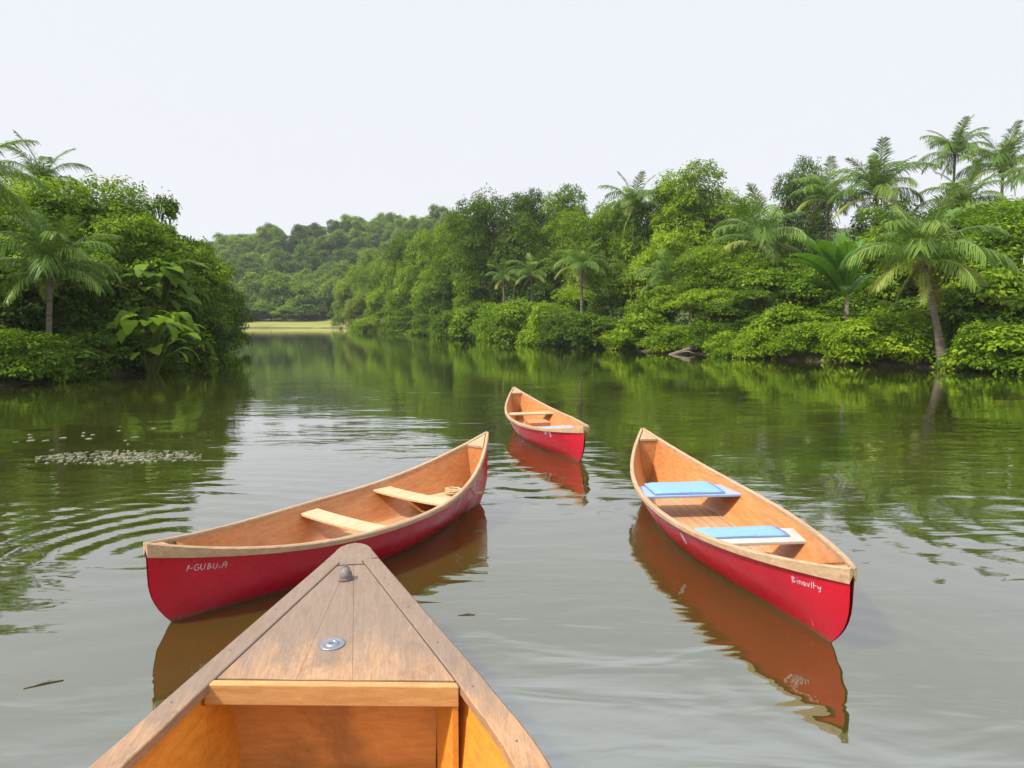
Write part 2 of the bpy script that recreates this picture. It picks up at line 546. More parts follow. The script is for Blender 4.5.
def tree_proto(seed, H, W, n_clump, trunk_h, n_spray, style='round', trunk_r=.16, **kw):
    rng = random.Random(seed)
    clumps = []
    zc = (H + trunk_h) / 2
    for k in range(n_clump):
        a = k * 2.39996 + rng.uniform(-.5, .5)
        u = (k + .5) / n_clump
        if style == 'round':
            z = trunk_h + (H - trunk_h) * (.12 + .76 * u)
            rr = W / 2 * (.72 * math.sqrt(max(0, 1 - ((z - zc) / ((H - trunk_h) * .56)) ** 2))) * rng.uniform(.65, 1.1)
            r = W * rng.uniform(.14, .22)
        elif style == 'umbrella':
            z = trunk_h + (H - trunk_h) * rng.uniform(.3, .85)
            rr = W / 2 * math.sqrt(u) * .85
            r = W * rng.uniform(.10, .16)
            z -= (rr / W) ** 2 * H * .35
        elif style == 'tall':
            z = trunk_h + (H - trunk_h) * (.08 + .8 * u)
            rr = W / 2 * .7 * (1 - u * .55) * rng.uniform(.5, 1.1)
            r = W * rng.uniform(.17, .27) * (1.1 - .35 * u)
        elif style == 'wildtree':  # uneven crown of many small clumps
            z = trunk_h + (H - trunk_h) * (.05 + .82 * u) * rng.uniform(.8, 1.12)
            rr = W / 2 * math.sqrt(max(.03, 1 - ((z - zc) / ((H - trunk_h) * .60)) ** 2)) * rng.uniform(.15, 1.05)
            r = W * rng.uniform(.09, .19)
        else:  # shrub: down to the ground
            z = H * (.14 + .68 * u) * rng.uniform(.85, 1.1)
            rr = W / 2 * .78 * math.sqrt(max(.05, 1 - (z / H) ** 2)) * rng.uniform(.5, 1.1)
            r = W * rng.uniform(.15, .24)
        clumps.append(((rr * cos(a), rr * sin(a), z), r))
    cm = crown('crown', seed, clumps, n_spray, **kw)
    mb = MB()
    lean = rng.uniform(-.06, .06)
    top = (lean * H, rng.uniform(-.04, .04) * H, trunk_h + (H - trunk_h) * .5)
    mid = (top[0] * .35, top[1] * .6, top[2] * .5)
    mb.tube([(0, 0, -.5), (0, 0, .15), mid, top], [trunk_r * 1.5, trunk_r * 1.15, trunk_r * .8, trunk_r * .35], 8)
    for c, r in clumps:
        t = rng.uniform(.35, .95)
        s = tuple(mid[i] + (top[i] - mid[i]) * t for i in range(3))
        if s[2] > c[2]: s = mid if c[2] > mid[2] * .6 else (0, 0, max(.1, c[2] * .3))
        q = tuple(s[i] * .5 + c[i] * .5 for i in range(2)) + (s[2] * .35 + c[2] * .65,)
        mb.tube([s, q, c], [trunk_r * .42, trunk_r * .26, trunk_r * .10], 5, cap=False)
    return dict(H=H, W=W, crown=cm, trunk=mb.mesh('trunk', True))


T = {
    'round': tree_proto(11, 10, 8.5, 15, 2.2, 2000, per=16, spray_r=.44, ln=.225),
    'big': tree_proto(12, 12, 10, 20, 2.5, 2600, per=16, spray_r=.48, ln=.25, trunk_r=.22),
    'tall': tree_proto(13, 12, 7, 14, 2.5, 1700, style='tall', per=16, spray_r=.42, ln=.225),
    'umbrella': tree_proto(14, 8, 9, 16, 2.4, 900, style='umbrella', per=16, spray_r=.5, ln=.30, flat=.45, low=.0),
    'wild': tree_proto(15, 9, 8, 13, 1.2, 1900, style='shrub', per=15, spray_r=.46, ln=.26, wd=.55, droop=.45),
    'shrub': tree_proto(21, 2.6, 3.6, 10, .3, 900, style='shrub', trunk_r=.05, per=14, spray_r=.22, ln=.145, low=-.5),
    'bush': tree_proto(22, 3.0, 3.2, 9, .3, 760, style='shrub', trunk_r=.05, per=13, spray_r=.25, ln=.19, wd=.55, low=-.5, droop=.45),
    'thicket': tree_proto(23, 2.2, 4.2, 11, .2, 640, style='shrub', trunk_r=.05, per=14, spray_r=.24, ln=.16, low=-.6),
    'far': tree_proto(31, 10, 9, 24, 1.4, 900, style='wildtree', per=11, spray_r=.7, ln=.52, wd=.6),
    'far_tall': tree_proto(32, 12, 7, 11, 2.5, 520, style='tall', per=11, spray_r=.7, ln=.60, wd=.6),
    'far_wide': tree_proto(33, 9, 10, 22, 2.0, 900, per=11, spray_r=.7, ln=.52, wd=.6, style='wildtree'),
}


def plant(kind, x, y, h, w, leaf, label, name='broadleaf_tree', cat='tree', group=None, bark='bark', sink=0.0):
    p = T[kind]
    t = thing(name, label, cat, (x, y, gz(x, y) - sink), random.uniform(0, 6.28), group)
    t.scale = (w / p['W'], w / p['W'], h / p['H'])
    link_mesh('trunk', p['trunk'], t, M[bark])
    link_mesh('crown', p['crown'], t, M[leaf])
    return t


def spot(px, Y):
    return (px - 512) / F_PX * Y


def zat(py, Y):
    return CAM_H + (HOR - py) / F_PX * Y


# px, distance, top row, width in metres, prototype, leaf, label   (right-hand bank, then the far part of it, then the left bank)
G_R, G_M, G_L = 'trees and shrubs on the right-hand bank', 'trees along the far stretch of the bank', 'trees and shrubs on the left bank'
TREES = [
    # right bank, at the back
    (1010, 40, 205, 9, 'big', 'leaf_mid', 'broad green tree under the two tallest palms at the right edge', G_R),
    (1040, 31, 205, 8, 'round', 'leaf_bright', 'bright leafy tree beside the pale snag, cut by the right edge', G_R),
    (975, 33, 222, 7, 'wild', 'leaf_bright', 'rounded bright tree rising right behind the leaning coconut palm', G_R),
    (905, 42, 208, 8, 'round', 'leaf_mid', 'leafy tree filling the gap under the upright coconut palms', G_R),
    (880, 36, 235, 6, 'wild', 'leaf_mid', 'leafy tree between the fan-leaved plant and the leaning palm', G_R),
    (794, 56, 171, 5.5, 'round', 'leaf_dark', 'dark round tree standing behind the three palms left of the tallest pair', G_R),
    (725, 56, 196, 7, 'round', 'leaf_mid', 'tree with rounded top just left of the wide arching palm', G_R),
    (690, 54, 166, 7.5, 'tall', 'leaf_bright', 'tallest bright tree on the bank, standing clear against the sky', G_R),
    (655, 57, 190, 7, 'round', 'leaf_mid', 'mid green tree left of the tallest bright tree', G_R),
    (815, 36, 262, 6, 'wild', 'leaf_mid', 'leafy tree behind and left of the fan-leaved plant', G_R),
    (765, 38, 258, 7, 'wild', 'leaf_mid', 'full leafy tree right under the wide arching palm', G_R),
    (715, 40, 252, 6, 'round', 'leaf_mid', 'rounded tree below and left of the wide arching palm', G_R),
    (662, 46, 232, 5.5, 'wild', 'leaf_bright', 'yellow-green tree with russet lower branches above the fallen log', G_R),
    (690, 36.5, 282, 4.4, 'umbrella', 'leaf_mid', 'low flat-topped tree with big leaves over the fallen log', G_R),
    (740, 35, 290, 5, 'wild', 'leaf_dark', 'dark low tree between the flat-topped tree and the fan-leaved plant', G_R),
    (625, 48, 262, 5, 'wild', 'leaf_dark', 'dark leafy tree right of the short palm on the bank', G_R),
    (600, 60, 208, 7, 'round', 'leaf_mid', 'leafy tree standing behind the short bank palm', G_R),
    (566, 66, 188, 6.5, 'tall', 'leaf_mid', 'slim pointed green tree right of the big dark tree', G_R),
    (540, 64, 236, 6, 'wild', 'leaf_mid', 'leafy tree behind the two pale little palms', G_R),
    (585, 84, 214, 8, 'round', 'leaf_mid', 'rounded tree farther back, between the slim pointed tree and the tall pale-trunked palm', G_R),
    (620, 78, 222, 8, 'big', 'leaf_dark', 'dark tree farther back behind the tall pale-trunked palm', G_R),
    (575, 56, 282, 5, 'wild', 'leaf_mid', 'leafy tree right behind the trunk of the short bank palm', G_R),
    (548, 80, 212, 8, 'round', 'leaf_dark', 'dark tree farther back, between the biggest dark tree and the slim pointed one', G_R),
    # the big dark tree and what is left of it
    (499, 66, 197, 9.5, 'big', 'leaf_dark', 'biggest darkest tree on the bank with a spreading crown', G_M),
    (530, 72, 191, 5, 'tall', 'leaf_dark', 'slender dark tree peaking beside the biggest dark tree', G_M),
    (464, 78, 218, 7, 'round', 'leaf_mid', 'round tree just left of the biggest dark tree', G_M),
    (478, 67, 262, 6, 'wild', 'leaf_mid', 'low bushy tree at the left foot of the biggest dark tree', G_M),
    (436, 88, 230, 8, 'round', 'leaf_mid', 'second round tree left of the biggest dark tree', G_M),
    (405, 100, 242, 9, 'big', 'leaf_mid', 'wide tree where the bank bends away, before the hill', G_M),
    (420, 125, 234, 10, 'round', 'leaf_hill', 'tree behind the wide tree where the bank bends away', G_M),
    (378, 140, 252, 9, 'big', 'leaf_hill', 'hazy wide tree at the foot of the hill, behind the tip of the bank', G_M),
    (450, 105, 222, 8, 'tall', 'leaf_mid', 'upright tree farther back, two left of the biggest dark tree', G_M),
    (440, 80, 268, 6, 'wild', 'leaf_bright', 'bright bushy tree at the water left of the dark tree', G_M),
    (412, 89, 276, 6.5, 'wild', 'leaf_mid', 'bushy tree at the water on the outer bend', G_M),
    (384, 99, 285, 6, 'wild', 'leaf_bright', 'light green bushy tree near the tip of the far bank', G_M),
    (362, 108, 292, 6, 'wild', 'leaf_yellow', 'yellowish bushy tree at the tip of the bank beside the grass spit', G_M),
    (375, 118, 264, 8, 'round', 'leaf_mid', 'round tree behind the yellowish tree at the tip of the bank', G_M),
    (352, 128, 272, 8, 'wild', 'leaf_hill', 'hazy round tree at the right end of the grass spit', G_M),
]
SHRUBS = [
    (1016, 22.9, 318, 3.4, 'bush', 'leaf_bright', 'bright waterside bush at the right edge of the picture', G_R),
    (1004, 26.5, 262, 4.0, 'bush', 'leaf_bright', 'tall bush wrapped round the pale snag', G_R),
    (986, 23.4, 316, 2.8, 'shrub', 'leaf_bright', 'bright waterside shrub just right of the leaning palm trunk', G_R),
    (985, 26.5, 282, 3.6, 'bush', 'leaf_mid', 'taller bush behind the shrub right of the leaning palm', G_R),
    (968, 25.2, 328, 1.7, 'thicket', 'leaf_dark', 'low dark thicket at the foot of the leaning palm trunk', G_R),
    (896, 26.2, 306, 2.6, 'shrub', 'leaf_mid', 'dark green shrub just left of the leaning palm trunk', G_R),
    (885, 26.6, 312, 3.2, 'bush', 'leaf_bright', 'bright big-leaved waterside bush below the fan-leaved plant', G_R),
    (925, 29.0, 296, 3.6, 'bush', 'leaf_dark', 'dark bush behind the leaning palm trunk', G_R),
    (850, 28.0, 315, 2.8, 'thicket', 'leaf_mid', 'low shrub at the water straight under the fan-leaved plant', G_R),
    (815, 29.4, 318, 3.0, 'shrub', 'leaf_bright', 'pale green waterside shrub left of the fan-leaved plant', G_R),
    (868, 31.5, 300, 3.0, 'bush', 'leaf_mid', 'upper bush around the stem of the fan-leaved plant', G_R),
    (790, 31.5, 303, 3.2, 'bush', 'leaf_bright', 'tall bright bush leaning over the water midway along the bank', G_R),
    (762, 31.6, 322, 2.8, 'shrub', 'leaf_bright', 'rounded light shrub at the water, third left of the fan-leaved plant', G_R),
    (735, 33.0, 328, 2.8, 'thicket', 'leaf_bright', 'low spreading shrub on the waterline right of the fallen log', G_R),
    (708, 35.2, 318, 2.6, 'shrub', 'leaf_mid', 'shrub directly behind the fallen log', G_R),
    (668, 37.0, 322, 3.0, 'shrub', 'leaf_bright', 'bright shrub at the water left of the fallen log', G_R),
    (645, 39.0, 308, 3.4, 'bush', 'leaf_mid', 'bush under the yellow-green tree, left of the flat-topped tree', G_R),
    (625, 40.5, 324, 3.0, 'thicket', 'leaf_mid', 'low waterside shrub between the short palm and the log', G_R),
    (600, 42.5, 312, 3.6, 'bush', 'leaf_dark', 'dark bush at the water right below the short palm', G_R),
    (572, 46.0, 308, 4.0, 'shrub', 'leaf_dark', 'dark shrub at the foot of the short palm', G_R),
    (548, 49.0, 300, 4.4, 'shrub', 'leaf_bright', 'light green shrub left of the short palm', G_M),
    (524, 53.0, 298, 4.6, 'bush', 'leaf_mid', 'bush at the water below the two pale little palms', G_M),
    (500, 58.0, 300, 4.6, 'shrub', 'leaf_bright', 'light shrub at the water under the biggest dark tree', G_M),
    (478, 63.0, 302, 4.8, 'bush', 'leaf_mid', 'bush at the water under the left side of the biggest dark tree', G_M),
    (455, 71.0, 308, 5.0, 'shrub', 'leaf_mid', 'shrub at the water two left of the biggest dark tree', G_M),
    (430, 80.0, 312, 5.2, 'shrub', 'leaf_dark', 'dark shrub at the water on the outer bend', G_M),
    (400, 90.0, 314, 5.5, 'shrub', 'leaf_mid', 'last waterside shrub but one before the grass spit', G_M),
    (372, 101.0, 316, 5.5, 'shrub', 'leaf_bright', 'last waterside shrub before the grass spit', G_M),
]
LEFTS = [
    (12, 25, 196, 6.5, 'round', 'leaf_mid', 'leafy tree at the left edge below the palm tops', 'tree'),
    (40, 28, 186, 6.5, 'round', 'leaf_bright', 'bright leafy tree in front of the distant palm top', 'tree'),
    (92, 27, 186, 6.0, 'round', 'leaf_mid', 'tree with the highest rounded crown on the left bank', 'tree'),
    (146, 27.5, 188, 3.4, 'umbrella', 'leaf_mid', 'open-branched tree whose flat sprays stand out against the sky', 'tree'),
    (138, 25, 218, 5.2, 'wild', 'leaf_mid', 'leafy tree under the open flat-topped branches', 'tree'),
    (190, 27.5, 221, 3.0, 'umbrella', 'leaf_mid', 'second open-branched tree, lower and farther out over the water', 'tree'),
    (178, 27, 244, 5.0, 'wild', 'leaf_mid', 'leafy tree behind the giant-leaved plant', 'tree'),
    (201, 31, 258, 4.2, 'wild', 'leaf_dark', 'dark tree hanging out over the water at the outer end', 'tree'),
    (215, 37, 284, 3.6, 'wild', 'leaf_dark', 'outermost dark tree of the left bank, before the open water', 'tree'),
    (100, 23, 244, 4.6, 'wild', 'leaf_dark', 'dark leafy tree right behind the coconut palm crown', 'tree'),
    (20, 21, 250, 4.6, 'wild', 'leaf_dark', 'dark tree behind the drooping fronds at the left edge', 'tree'),
    (60, 22, 232, 4.0, 'wild', 'leaf_mid', 'leafy tree straight behind the coconut palm', 'tree'),
    (8, 17.9, 322, 2.6, 'shrub', 'leaf_mid', 'waterside shrub in the left corner of the bank', 'shrub'),
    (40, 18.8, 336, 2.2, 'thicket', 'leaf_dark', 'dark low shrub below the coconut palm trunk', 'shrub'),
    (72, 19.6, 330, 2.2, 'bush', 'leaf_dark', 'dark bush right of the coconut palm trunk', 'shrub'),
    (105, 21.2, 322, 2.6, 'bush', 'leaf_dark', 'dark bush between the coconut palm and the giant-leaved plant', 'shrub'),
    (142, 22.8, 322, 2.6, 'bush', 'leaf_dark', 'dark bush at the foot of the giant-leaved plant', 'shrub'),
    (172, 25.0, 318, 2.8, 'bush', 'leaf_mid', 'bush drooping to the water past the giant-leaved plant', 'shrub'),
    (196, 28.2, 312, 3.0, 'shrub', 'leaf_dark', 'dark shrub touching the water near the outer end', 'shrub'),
    (209, 33.5, 314, 3.0, 'shrub', 'leaf_mid', 'last waterside shrub at the outer end of the left bank', 'shrub'),
]
for px, Y, top, w, kind, leaf, lab, grp in TREES:
    x = spot(px, Y)
    plant(kind, x, Y, zat(top, Y) - gz(x, Y), w, leaf, lab, group=grp)
for px, Y, top, w, kind, leaf, lab, grp in SHRUBS:
    Y -= 1.1 * Y / 28
    x = spot(px, Y)
    plant(kind, x, Y, zat(top, Y) - gz(x, Y), w, leaf, lab, 'shrub', 'shrub', grp, sink=.15)
for px, Y, top, w, kind, leaf, lab, cat in LEFTS:
    x = spot(px, Y)
    plant(kind, x, Y, zat(top, Y) - gz(x, Y), w, leaf, lab, 'shrub' if cat == 'shrub' else 'broadleaf_tree', cat, G_L, sink=.15 if cat == 'shrub' else 0)

# the wood on the hill: single trees on a jittered lattice over the slope that faces the water
hill = []
rr = random.Random(8)
y = 160.0
while y < 272:
    x = -.56 * y
    while x < .06 * y:
        jx, jy = x + rr.uniform(-2.4, 2.4), y + rr.uniform(-2.4, 2.4)
        x += 5.2 + (y - 158) * .024
        px = 512 + jx / jy * F_PX
        if px < 203 or px > 478: continue
        if jy < 158 and rr.random() < .15: continue
        hill.append((jx, jy))
    y += 5.4 + (y - 158) * .052
print('hill', len(hill))
hill = hill[:300]
for k, (x, y) in enumerate(hill):
    kd = rr.choice(['far', 'far', 'far_wide', 'far_tall'])
    s = rr.uniform(.75, 1.2)
    plant(kd, x, y, 8.2 * s * rr.uniform(.8, 1.25) * (.5 if y < 164 else 1), (8.4 if kd != 'far_tall' else 6.5) * s, rr.choice(['leaf_hill', 'leaf_hill', 'leaf_hill', 'leaf_dark', 'leaf_mid']), 'round-crowned forest tree on the wooded hill beyond the grass spit', 'forest_tree', group='forest trees on the far hill')


# -------------------------------------------------------------------- palms
def frond_mesh(seed, L, phi0, bend, n=66, wmax=.25, hang=.5, tone=.45, roll=0.0, broad=.019):
    """one pinnate leaf leaving the origin in the local xz plane"""
    rng = random.Random(seed)
    mb = MB()
    N = 24
    pts, p, yy = [], np.array([0., 0., 0.]), 0.0
    sw = rng.uniform(-.12, .12)
    for i in range(N + 1):
        t = i / N
        a = radians(phi0 - bend * t ** 1.35)
        pts.append(p.copy())
        p = p + np.array([cos(a), sw * t, sin(a)]) * L / N
    mb.tone = min(1, tone + .35)
    mb.tube(pts, [.035 * (1 - .92 * i / N) * L / 3 + .004 for i in range(N + 1)], 4, cap=False)

    def at(t):
        f = t * N
        i = min(int(f), N - 1)
        q = pts[i] + (pts[i + 1] - pts[i]) * (f - i)
        d = pts[i + 1] - pts[i]
        return q, d / np.linalg.norm(d)

    for k in range(n):
        t = .13 + .86 * (k + .5) / n
        q, d = at(t)
        up = np.cross(d, np.cross((0, 0, 1.), d))
        nu = np.linalg.norm(up)
        up = up / nu if nu > 1e-3 else np.array([0, 0, 1.])
        side0 = np.cross(d, up)
        ln = L * wmax * (sin(pi * min(1, (t + .18) * .82)) ** .7 + .12)
        fw = .50 + .75 * t
        for sg in (-1, 1):
            l_ = ln * rng.uniform(.7, 1.15)
            dr = side0 * sg + d * fw + up * (.35 - .2 * t + roll * sg) + np.array([rng.uniform(-.28, .28) for _ in range(3)])
            dr /= np.linalg.norm(dr)
            wv = np.cross(dr, up * .6 + d * .0 + side0 * sg * .25)
            wv = wv / np.linalg.norm(wv) * broad * L / 3 * 1.0
            g = np.array([0, 0, -1.])
            p0 = q
            p1 = q + dr * l_ * .5 + g * l_ * hang * .24
            p2 = q + dr * l_ * .92 + g * l_ * hang * .98
            mb.tone = min(1, max(0, tone + rng.uniform(-.18, .18) + .12 * t))
            mb.add([p0 - wv * .4, p0 + wv * .4, p1 + wv, p1 - wv, p2 + wv * .3, p2 - wv * .3], [(0, 1, 2, 3), (3, 2, 4, 5)])
    return mb.mesh('frond')


FR = {
    'spear': [frond_mesh(1, 3, 80, 40, hang=.25, tone=.5), frond_mesh(2, 3, 74, 52, hang=.3, tone=.45)],
    'up': [frond_mesh(3, 3.2, 70, 78, hang=.55), frond_mesh(4, 3.1, 63, 96, hang=.6), frond_mesh(5, 3.2, 67, 104, hang=.65)],
    'mid': [frond_mesh(6, 3, 50, 100, hang=.7), frond_mesh(7, 3, 42, 108, hang=.75, tone=.4), frond_mesh(8, 2.9, 34, 90, hang=.75)],
    'low': [frond_mesh(9, 2.6, 14, 80, hang=.7, tone=.55, wmax=.20), frond_mesh(10, 2.4, 0, 70, hang=.6, tone=.6, wmax=.19)],
    'old': [frond_mesh(11, 2.0, -30, 46, hang=.45, tone=.5, wmax=.17), frond_mesh(12, 1.9, -50, 30, hang=.35, tone=.62, wmax=.16)],
}


def palm(label, base, top, flen, counts, seed, group='coconut palms', r0=.15, old=None, name='coconut_palm', skirt=True):
    """base, top in world metres; trunk curves from one to the other"""
    rng = random.Random(seed)
    bx, by, bz = base
    t = thing(name, label, 'palm', base, 0, group)
    tx, ty, tz = top[0] - bx, top[1] - by, top[2] - bz
    pts, rad = [], []
    for i in range(15):
        u = i / 14
        k = u ** 1.35
        pts.append((tx * (.75 * u + .25 * k), ty * u, tz * (u ** .92) - (.4 if i == 0 else 0)))
        rad.append(r0 * (1.35 - .55 * min(1, u * 3)) * (1 - .28 * u) * (1.06 if i % 2 else 1))
    mb = MB()
    mb.tube(pts, rad, 10)
    mb.build('trunk', M['palm_bark'], t, True)
    if skirt:  # fibrous crown base
        sk = MB()
        for k in range(9):
            a = k * .7
            q = rng.uniform(.25, .5) * flen / 3
            sk.tube([(tx + .05 * cos(a), ty + .05 * sin(a), tz + .05), (tx + q * .7 * cos(a), ty + q * .7 * sin(a), tz - q * .3), (tx + q * .8 * cos(a), ty + q * .8 * sin(a), tz - q * 1.5)], [.04, .035, .01], 5)
        sk.build('sheath_fibre', M['leaf_dry'], t)
    a0 = rng.uniform(0, 6.28)
    j = 0
    for kind, cnt in zip(('spear', 'up', 'mid', 'low', 'old'), counts):
        for k in range(cnt):
            me = FR[kind][(k + seed) % len(FR[kind])]
            isold = kind == 'old' or (kind == 'low' and old and rng.random() < old)
            f = link_mesh('frond', me, t, M['leaf_dry'] if kind == 'old' and k % 2 else M['frond_old'] if isold else M['frond'])
            a = a0 + k * 2 * pi / max(1, cnt) + rng.uniform(-.25, .25) + j * 1.1
            f.rotation_euler = (rng.uniform(-.1, .1), rng.uniform(-.1, .1), a)
            f.location = (tx, ty, tz + rng.uniform(-.05, .05))
            s = flen / 3 * rng.uniform(.88, 1.08)
            f.scale = (s, s, s)
        j += 1
    return t


def palm_px(label, pb, pt, Y, flen, counts, seed, Yt=None, **kw):
    Yt = Yt or Y
    x = spot(pb, Y)
    base = (x, Y, gz(x, Y))
    top = (spot(pt[0], Yt), Yt, zat(pt[1], Yt))
    return palm(label, base, top, flen, counts, seed, **kw)


PALMS = [
    ('leaning coconut palm with yellow lower fronds, its trunk rising from the waterline', 944, (917, 264), 23.9, 2.95, (4, 8, 8, 5, 3), 1, dict(r0=.16, old=.75)),
    ('wide arching palm left of the three upright palms', 764, (757, 246), 40, 3.7, (2, 5, 7, 5, 2), 2, dict(old=.3)),
    ('slim palm, smallest of the three upright palms in a row', 824, (821, 204), 47, 3.1, (2, 5, 7, 4, 2), 3, dict(old=.5)),
    ('bushy upright palm right of the slim palm, with a dense fan of fronds', 873, (869, 201), 43, 3.6, (4, 8, 8, 4, 2), 4, dict(old=.5)),
    ('tall palm with the highest crown, left one of the skyline pair', 946, (942, 160), 52, 3.1, (3, 7, 8, 5, 1), 5, dict(old=.2)),
    ('tall palm at the right edge of the skyline pair', 992, (990, 174), 46, 3.3, (3, 7, 8, 5, 2), 6, dict(old=.3)),
    ('middle palm whose crown sits below the skyline pair', 956, (954, 208), 40, 2.9, (3, 5, 6, 4, 1), 7, dict(old=.3)),
    ('palm cut by the right edge of the picture', 1052, (1046, 190), 40, 3.6, (3, 6, 7, 4, 1), 15, dict(old=.3)),
    ('short palm with yellowing fronds standing near the water at mid bank', 582, (580, 268), 46.5, 2.4, (2, 5, 7, 4, 4), 8, dict(old=.7)),
    ('small pale palm, left one of two at the foot of the dark tree', 504, (504, 280), 59, 2.2, (1, 4, 6, 4, 3), 9, dict(old=.8)),
    ('small pale palm, right one of two at the foot of the dark tree', 533, (531, 276), 57, 2.4, (2, 4, 6, 4, 2), 10, dict(old=.5)),
    ('tall palm on a pale trunk standing left of the tallest bright tree', 632, (631, 212), 55, 3.2, (4, 7, 6, 3, 2), 11, dict(old=.5)),
    ('low palm half hidden behind the flat-topped tree', 668, (668, 284), 42, 2.6, (3, 6, 6, 3, 0), 16, dict(old=.2)),
    ('coconut palm with long arching fronds low over the left bank', 47, (56, 274), 18.9, 2.1, (4, 8, 8, 5, 0), 12, dict(r0=.11, old=.2)),
    ('palm top showing above the left bank trees', 56, (55, 190), 32, 2.5, (2, 5, 6, 3, 0), 13, dict(old=.0)),
    ('drooping palm cut by the left edge of the picture', -16, (-12, 186), 18.2, 2.0, (2, 4, 7, 6, 3), 14, dict(r0=.12, old=.2)),
]
for lab, pb, pt, Y, fl, cn, sd, kw in PALMS:
    palm_px(lab, pb, pt, Y, fl, cn, sd, **kw)


# fan-leaved plant: large undivided paddle leaves
def paddle_leaf(seed, L, W, phi0, bend, tears=5):
    rng = random.Random(seed)
    mb = MB()
    N = 22
    p = np.array([0., 0., 0.])
    pts, tg = [], []
    for i in range(N + 1):
        t = i / N
        a = radians(phi0 - bend * t ** 1.6)
        pts.append(p.copy())
        tg.append(np.array([cos(a), 0, sin(a)]))
        p = p + tg[-1] * L / N
    mb.tone = .9
    mb.tube(pts, [.028 * (1 - .85 * i / N) + .004 for i in range(N + 1)], 5, cap=False)
    n0 = int(N * .22)
    for sg in (-1, 1):
        tear = set(rng.sample(range(n0 + 3, N - 1), tears))
        for i in range(n0, N):
            w = []
            for j in (i, i + 1):
                u = (j - n0) / (N - n0)
                w.append(W * .5 * (sin(pi * min(1, u * .93 + .05)) ** .55))
            d = tg[i]
            up = np.array([-d[2], 0, d[0]])
            o = np.array([0, sg, 0])
            k = .55 if i in tear else 0.0
            f = [pts[i] + d * (.25 * w[0]), pts[i + 1] + d * (.25 * w[1]) - d * k * L / N]
            mb.tone = .45 + rng.uniform(-.12, .12)
            m0, m1 = pts[i] + o * w[0] * .5 + up * w[0] * .3 + d * .1 * w[0], pts[i + 1] + o * w[1] * .5 + up * w[1] * .3 + d * .1 * w[1]
            e0, e1 = f[0] + o * w[0] + up * w[0] * .28, f[1] + o * w[1] + up * w[1] * .28 - d * k * .02
            mb.add([pts[i], pts[i + 1], m1, m0, e1, e0], [(0, 1, 2, 3), (3, 2, 4, 5)])
    return mb.mesh('leaf', True)


Y = 30.2
x = spot(845, Y)
fan = thing('fan_leaved_plant', 'plant with huge upright paddle leaves left of the leaning palm', 'plant', (x, Y, gz(x, Y)))
hz = zat(296, Y) - gz(x, Y)
mb = MB()
mb.tube([(0, 0, -.3), (.02, 0, hz * .5), (-.05, 0, hz)], [.13, .11, .08], 9)
mb.build('stem', M['palm_bark'], fan, True)
PL = [paddle_leaf(1, 3.1, 1.05, 80, 18), paddle_leaf(2, 3.4, 1.1, 66, 40), paddle_leaf(3, 3.4, 1.1, 52, 52), paddle_leaf(4, 2.6, .8, 35, 60)]
for k, (i, a, s) in enumerate([(0, 1.6, 1.0), (1, 3.0, 1.0), (2, 3.3, 1.05), (2, 2.75, 1.0), (1, 3.6, .95), (0, .3, .9), (1, 4.2, .9), (3, 3.1, 1.0), (3, 5.3, .9), (2, .2, .6), (3, 1.2, .8)]):
    o = link_mesh('leaf', PL[i], fan, M['paddle'])
    o.location = (-.05, 0, hz - .1)
    o.rotation_euler = (0, 0, a)
    o.scale = (s, s, s)


# giant-leaved plant on the left bank
def broad_leaf(seed, L, W):
    rng = random.Random(seed)
    mb = MB()
    N = 12
    rows = []
    for i in range(N + 1):
        t = i / N
        w = W * .5 * (sin(pi * t ** .72) ** .75) * (1 + .14 * sin(t * 24)) + .004
        z = .10 * sin(pi * t) - .35 * t * t
        rows.append([(t * L, -w, z * L + .10 * w), (t * L * 1.0, -w * .5, z * L + .13 * w), (t * L, 0, z * L), (t * L, w * .5, z * L + .13 * w), (t * L, w, z * L + .10 * w)])
    mb.tone = .5
    mb.grid(rows)
    return mb


def big_leaf_plant(label, px, Y, py0, h, n, seed, size):
    rng = random.Random(seed)
    x = spot(px, Y)
    t = thing('giant_leaved_plant', label, 'plant', (x, Y, gz(x, Y)))
    st, fo = MB(), MB()
    base = broad_leaf(seed, 1, .72)
    for k in range(n):
        a = rng.uniform(-2.6, .5)
        zz = h * rng.uniform(.35, 1.0)
        r = rng.uniform(.4, 1.35)
        p = np.array((r * cos(a), r * sin(a), zz))
        st.tube([(0, 0, -.2), (p[0] * .5, p[1] * .5, zz * .75), tuple(p)], [.035, .025, .012], 5, cap=False)
        s = size * rng.uniform(.7, 1.15)
        ang = a + rng.uniform(-.6, .6)
        pit = rng.uniform(-.25, .6)
        rl = rng.uniform(-.35, .35)
        vs = []
        for (vx, vy, vz) in base.v:
            y1, z1 = vy * cos(rl) - vz * sin(rl), vy * sin(rl) + vz * cos(rl)
            x2, z2 = vx * cos(pit) + z1 * sin(pit), -vx * sin(pit) + z1 * cos(pit)
            vs.append((p[0] + s * (x2 * cos(ang) - y1 * sin(ang)), p[1] + s * (x2 * sin(ang) + y1 * cos(ang)), p[2] + s * z2))
        fo.tone = rng.uniform(.15, .75)
        fo.add(vs, base.f)
    st.build('stem', M['leaf_yellow'], t)
    fo.build('foliage', M['leaf_mid'], t, True)


big_leaf_plant('upper giant-leaved plant with drooping leaves on the left bank', 158, 23.6, 250, 3.9, 46, 3, .74)
big_leaf_plant('lower giant-leaved plant close above the water on the left bank', 150, 21.9, 300, 2.2, 30, 5, .68)

